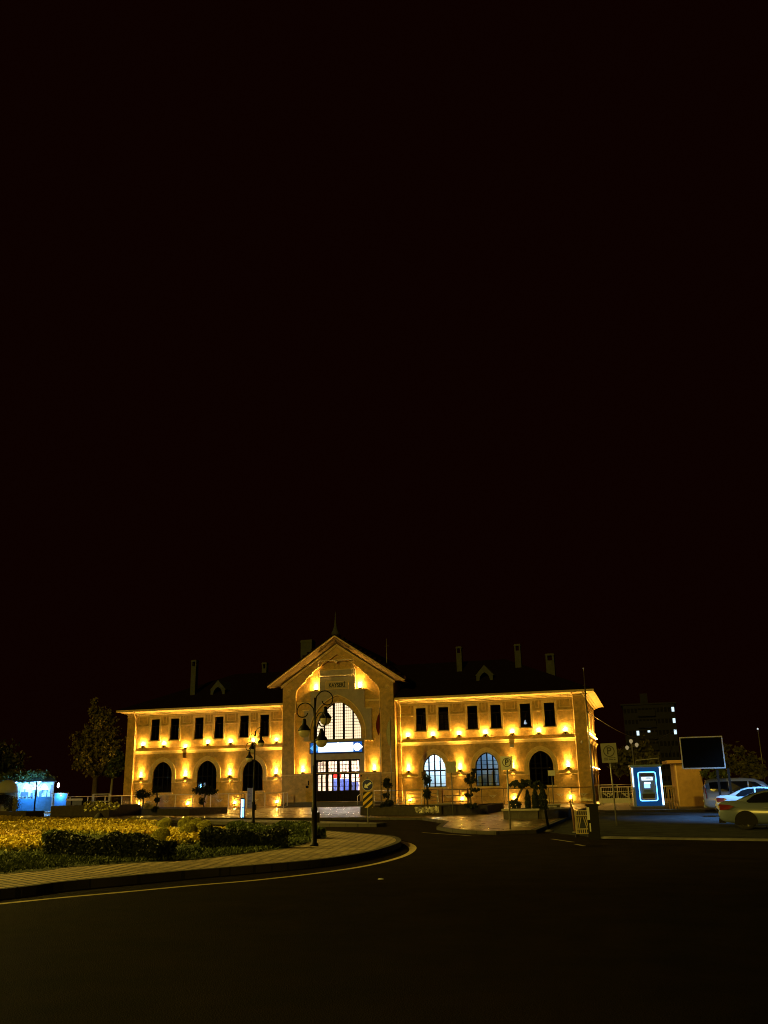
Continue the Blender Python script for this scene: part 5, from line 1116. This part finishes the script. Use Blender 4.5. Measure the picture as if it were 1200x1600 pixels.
k.build('pendant_lamp', emat('pendant_white', (.72, .92, 1), 8), o)
k = MB(); k.box(-.6, .1, 1.8, 2.4, .12, 2.0); k.box(.3, .8, 2.0, 2.5, .12, 1.9); k.box(-2.2, -1.3, 2.2, 2.6, 1.3, 2.1); k.build('drinks_fridge', mat('fridge_dark', (.03, .05, .08), .3), o)
k = MB()
for i, x in enumerate((-2.35, -1.7, -1.05, -.3, .35, 1.1, 1.75, 2.1)):
    k.box(x, x+.1+.06*(i % 3), 1.5, 1.6, 1.37, 1.75+.28*(i % 4)); k.box(x+.2, x+.36, 2.7, 2.8, 1.9, 2.0+.2*(i % 3))
k.build('stock', mat('stock_dark', (.02, .05, .1), .5), o)
k = MB()
for i in range(9): x = -.75+i*.33; k.box(x, x+.12, .05, .25, 1.365, 1.5+.07*(i % 3))
k.build('jar', kw, o)
k = MB()
for x in (-1.75, -.1, 1.5): k.plate(arch(x, .62, 1.4, 2.2, 2.8, .1), [arch(x, .62, 1.41, 2.2, 2.8)], front(.1), 0, .06)
k.build('arch_frame', kw, o)
leafmesh('vine', np.concatenate([clumps(60, 40, (-.2, .8, 3.35), (2.7, 1.3, .5), .16, .4)]), .11, M['leaf2'], o)
k = MB(); k.box(-1.5, -1.1, .2, .3, 1.5, 1.75); k.build('red_sign', emat('sign_red', (1, .12, .2), .9), o)
k = MB(); k.box(-2.4, -1.55, .22, .3, 1.45, 1.8); k.build('price_board', emat('price_board_glow', (.6, .85, 1), .8), o)
T_ = Matrix.Translation(kp) @ Matrix.Rotation(o.rotation_euler.z, 4, 'Z')
light('POINT', T_ @ Vector((.2, -1.0, 2.5)), (.14, .48, 1), 300, 'kiosk_light', size=.2)
for x in (-1.2, .9): light('POINT', T_ @ Vector((x, 1.0, 2.6)), (.22, .6, 1), 800, 'kiosk_light', size=.2)
tp = atd(8, 1264, 95); tp.z = .12; o = thing('tent', 'pale domed awning booth left of the blue lit kiosk', 'tent', tp, to_cam(tp)); tm_ = mat('tent_cloth', (.42, .45, .42), .8, .1, 3)
k = MB(); k.lathe([(1.0, 1.9), (.98, 2.3), (.8, 2.75), (.45, 3.0), (.03, 3.1)], 20, Matrix.Diagonal((1, .7, 1, 1))); k.build('canopy', tm_, o)
for x in (-.9, .9): k = MB(); k.box(x-.06, x+.06, -.06, .06, 0, 1.95); k.build('post', M['pale'], o)
k = MB(); k.box(-.85, .85, .3, .36, 0, 1.9); k.build('back_panel', tm_, o); k = MB(); k.box(-.7, .2, -.1, .0, .9, 1.75); k.build('window_panel', M['carglass'], o)
p = atd(93.5, 1266, 92); p.z = .12; o = thing('glass_case', 'upright blue lit glass display case right of the kiosk', 'display case', p, to_cam(p)+R(-8))
k = MB(); k.box(-.58, .58, -.18, .18, 0, .1)
for x in (-.58, .53): k.box(x, x+.05, -.18, .18, .1, 1.75)
k.box(-.85, .62, -.2, .2, 1.75, 1.82); k.build('frame', M['galv'], o); k = MB(); k.box(-.53, .53, .1, .16, .1, 1.75); k.build('back_panel', kbp, o)
k = MB(); k.add([(-.53, -.15, .1), (.53, -.15, .1), (.53, -.15, 1.75), (-.53, -.15, 1.75)], [(0, 1, 2, 3)]); k.build('glass_panel', M['clear'], o)
light('POINT', p+Vector((.1, -.3, 1.62)), (.18, .5, 1), 90, 'case_light', size=.05)
for i, (px, lb_) in enumerate(((106, 'pale capped stone post nearest the glass case'), (115.5, 'middle one of three pale capped stone posts'), (123, 'pale capped stone post nearest the steel booth'))):
    p = atd(px, 1267, 91); p.z = .12; o = thing('stone_post', lb_, 'post', p, to_cam(p), 'stone posts by the left railing')
    k = MB(); k.box(-.2, .2, -.2, .2, 0, 1.12); k.build('shaft', mat('post_slate', (.16, .18, .2), .8, .2, 4) if i == 0 else o_m, o); o_m = bpy.data.materials['post_slate']
    k = MB(); k.box(-.26, .26, -.26, .26, 1.12, 1.3); k.build('cap', M['pale'], o)
light('SPOT', atd(112, 1235, 86), (1, .75, .4), 60, 'post_light', (atd(114, 1262, 92)-atd(112, 1235, 86)), .1, 60, .8)
p = atd(156, 1267, 95); p.z = .12; o = thing('steel_booth', 'open steel framed booth in front of the big tree trunk', 'booth', p, to_cam(p)+R(-5)); k = MB()
for x in (-.75, .75):
    for y in (0, 1.0): k.box(x-.05, x+.05, y-.05, y+.05, 0, 1.68)
for z in (.95, 1.62): k.box(-.7, .7, -.04, .04, z, z+.08); k.box(-.7, .7, .96, 1.04, z, z+.08)
k.build('frame', M['pale'], o); k = MB(); k.add([(-.7, 0, .1), (.7, 0, .1), (.7, 0, .95), (-.7, 0, .95)], [(0, 1, 2, 3)]); k.build('glass_panel', M['clear'], o)
# ------------------------------------------------------------------ apartment block far behind, wire
p0 = atd(985, 1235, 155); p1 = atd(1068, 1232, 155); v = (p1-p0); v.z = 0; Wb = v.length; zt = atd(1015, 1101, 155).z
o = thing('apartment_block', 'dark apartment block far behind the car park with a few lit windows', 'building', (p0.x, p0.y, 0), math.atan2(v.y, v.x))
aw = mat('apartment_wall', (.009, .011, .028), .85, .2, .6)
nx, nz = 14, 8; fh = zt/nz; holes = []; cw = Wb/nx; cells = {}
for i in range(nx):
    for j in range(nz):
        x = (i+.5)*cw; z = (j+.3)*fh; cells[i, j] = (x-.2, x+.2, z, z+.72); holes.append(rect(*cells[i, j]))
MB().plate(rect(0, Wb, 0, zt), holes, front(0), 0, .2).build('wall', aw, o)
k = MB(); k.box(0, .2, .2, 10, 0, zt); k.box(Wb-.2, Wb, .2, 10, 0, zt); k.box(0, Wb, 9.9, 10, 0, zt); k.build('side_wall', aw, o)
k = MB(); k.box(-.3, Wb+.3, -.3, 10.3, zt, zt+.25); k.box(Wb*.35, Wb*.5, 2, 5, zt+.25, zt+2); k.build('roof', aw, o)
k = MB()
for j in range(1, nz): k.box(Wb*.28, Wb*.62, -.9, 0, j*fh-.1, j*fh); k.box(Wb*.28, Wb*.62, -.9, -.82, j*fh, j*fh+.9)
k.build('balcony', aw, o)
lit = set()
for px, py in ((996, 1146), (1013, 1146), (1051, 1115), (1058, 1116), (1053, 1125), (1060, 1136)):
    q_ = atd(px, py, 155); u_ = (Vector((q_.x, q_.y))-Vector((p0.x, p0.y))).length; lit.add((min(nx-1, int(u_/cw)), min(nz-1, int(q_.z/fh))))
litm = emat('flat_window_light', (.66, .88, 1), 1.3); dk = mat('flat_window_dark', (.01, .01, .015), .7, spec=.05)
for c_, (x0, x1, z0, z1) in cells.items():
    k = MB(); k.add([(x0, .12, z0), (x1, .12, z0), (x1, .12, z1), (x0, .12, z1)], [(0, 1, 2, 3)]); k.build('window', litm if c_ in lit else dk, o)
wa, wb = Vector((25.9, 3, 9.0)), Vector((p1.x, p1.y, zt*.72)); k = MB(); k.tube([wa.lerp(wb, i/14)-Vector((0, 0, 2.2*math.sin(PI*i/14))) for i in range(15)], .03, 5)
tag(k.build('power_line', M['galv']), 'thin cable slung from the station corner to the apartment block', 'cable')
p = atd(1184, 1139, 240); o = thing('distant_lamp', 'far off white street lamp low in the black sky at right', 'street lamp', (p.x, p.y, 0)); k = MB(); k.tube([(0, 0, 0), (0, 0, p.z)], .12, 8); k.build('pole', M['galv'], o)
k = MB(); k.lathe([(.05, -.25), (.22, 0), (.05, .25)], 10, Matrix.Translation((0, 0, p.z))); k.build('globe', emat('distant_glow', (.9, .95, 1), .8), o)
# ------------------------------------------------------------------ night sky and output
W = bpy.data.worlds.new('World'); S.world = W; W.use_nodes = True; nt = W.node_tree; bg = nt.nodes['Background']
bg.inputs[0].default_value = (1, .14, .05, 1); bg.inputs[1].default_value = .0036
light('SUN', (0, -200, 60), (1, .66, .06), .5, 'front_fill_light', Vector((.06, .98, -.17)), size=.0)  # added low frontal fill, stands in for distant street lighting
bpy.data.lights['front_fill_light'].angle = R(.5)
S.view_settings.view_transform = 'Standard'; S.view_settings.look = 'None'; S.view_settings.exposure = 0; S.view_settings.gamma = 1
S.render.engine = 'CYCLES'; S.cycles.filter_width = 1.05; cy = S.cycles; cy.use_denoising = True; cy.max_bounces = 6; cy.diffuse_bounces = 3; cy.glossy_bounces = 3; cy.transparent_max_bounces = 12; cy.sample_clamp_indirect = 4; cy.caustics_reflective = False; cy.caustics_refractive = False
try: cy.denoiser = 'OPENIMAGEDENOISE'
except Exception: pass
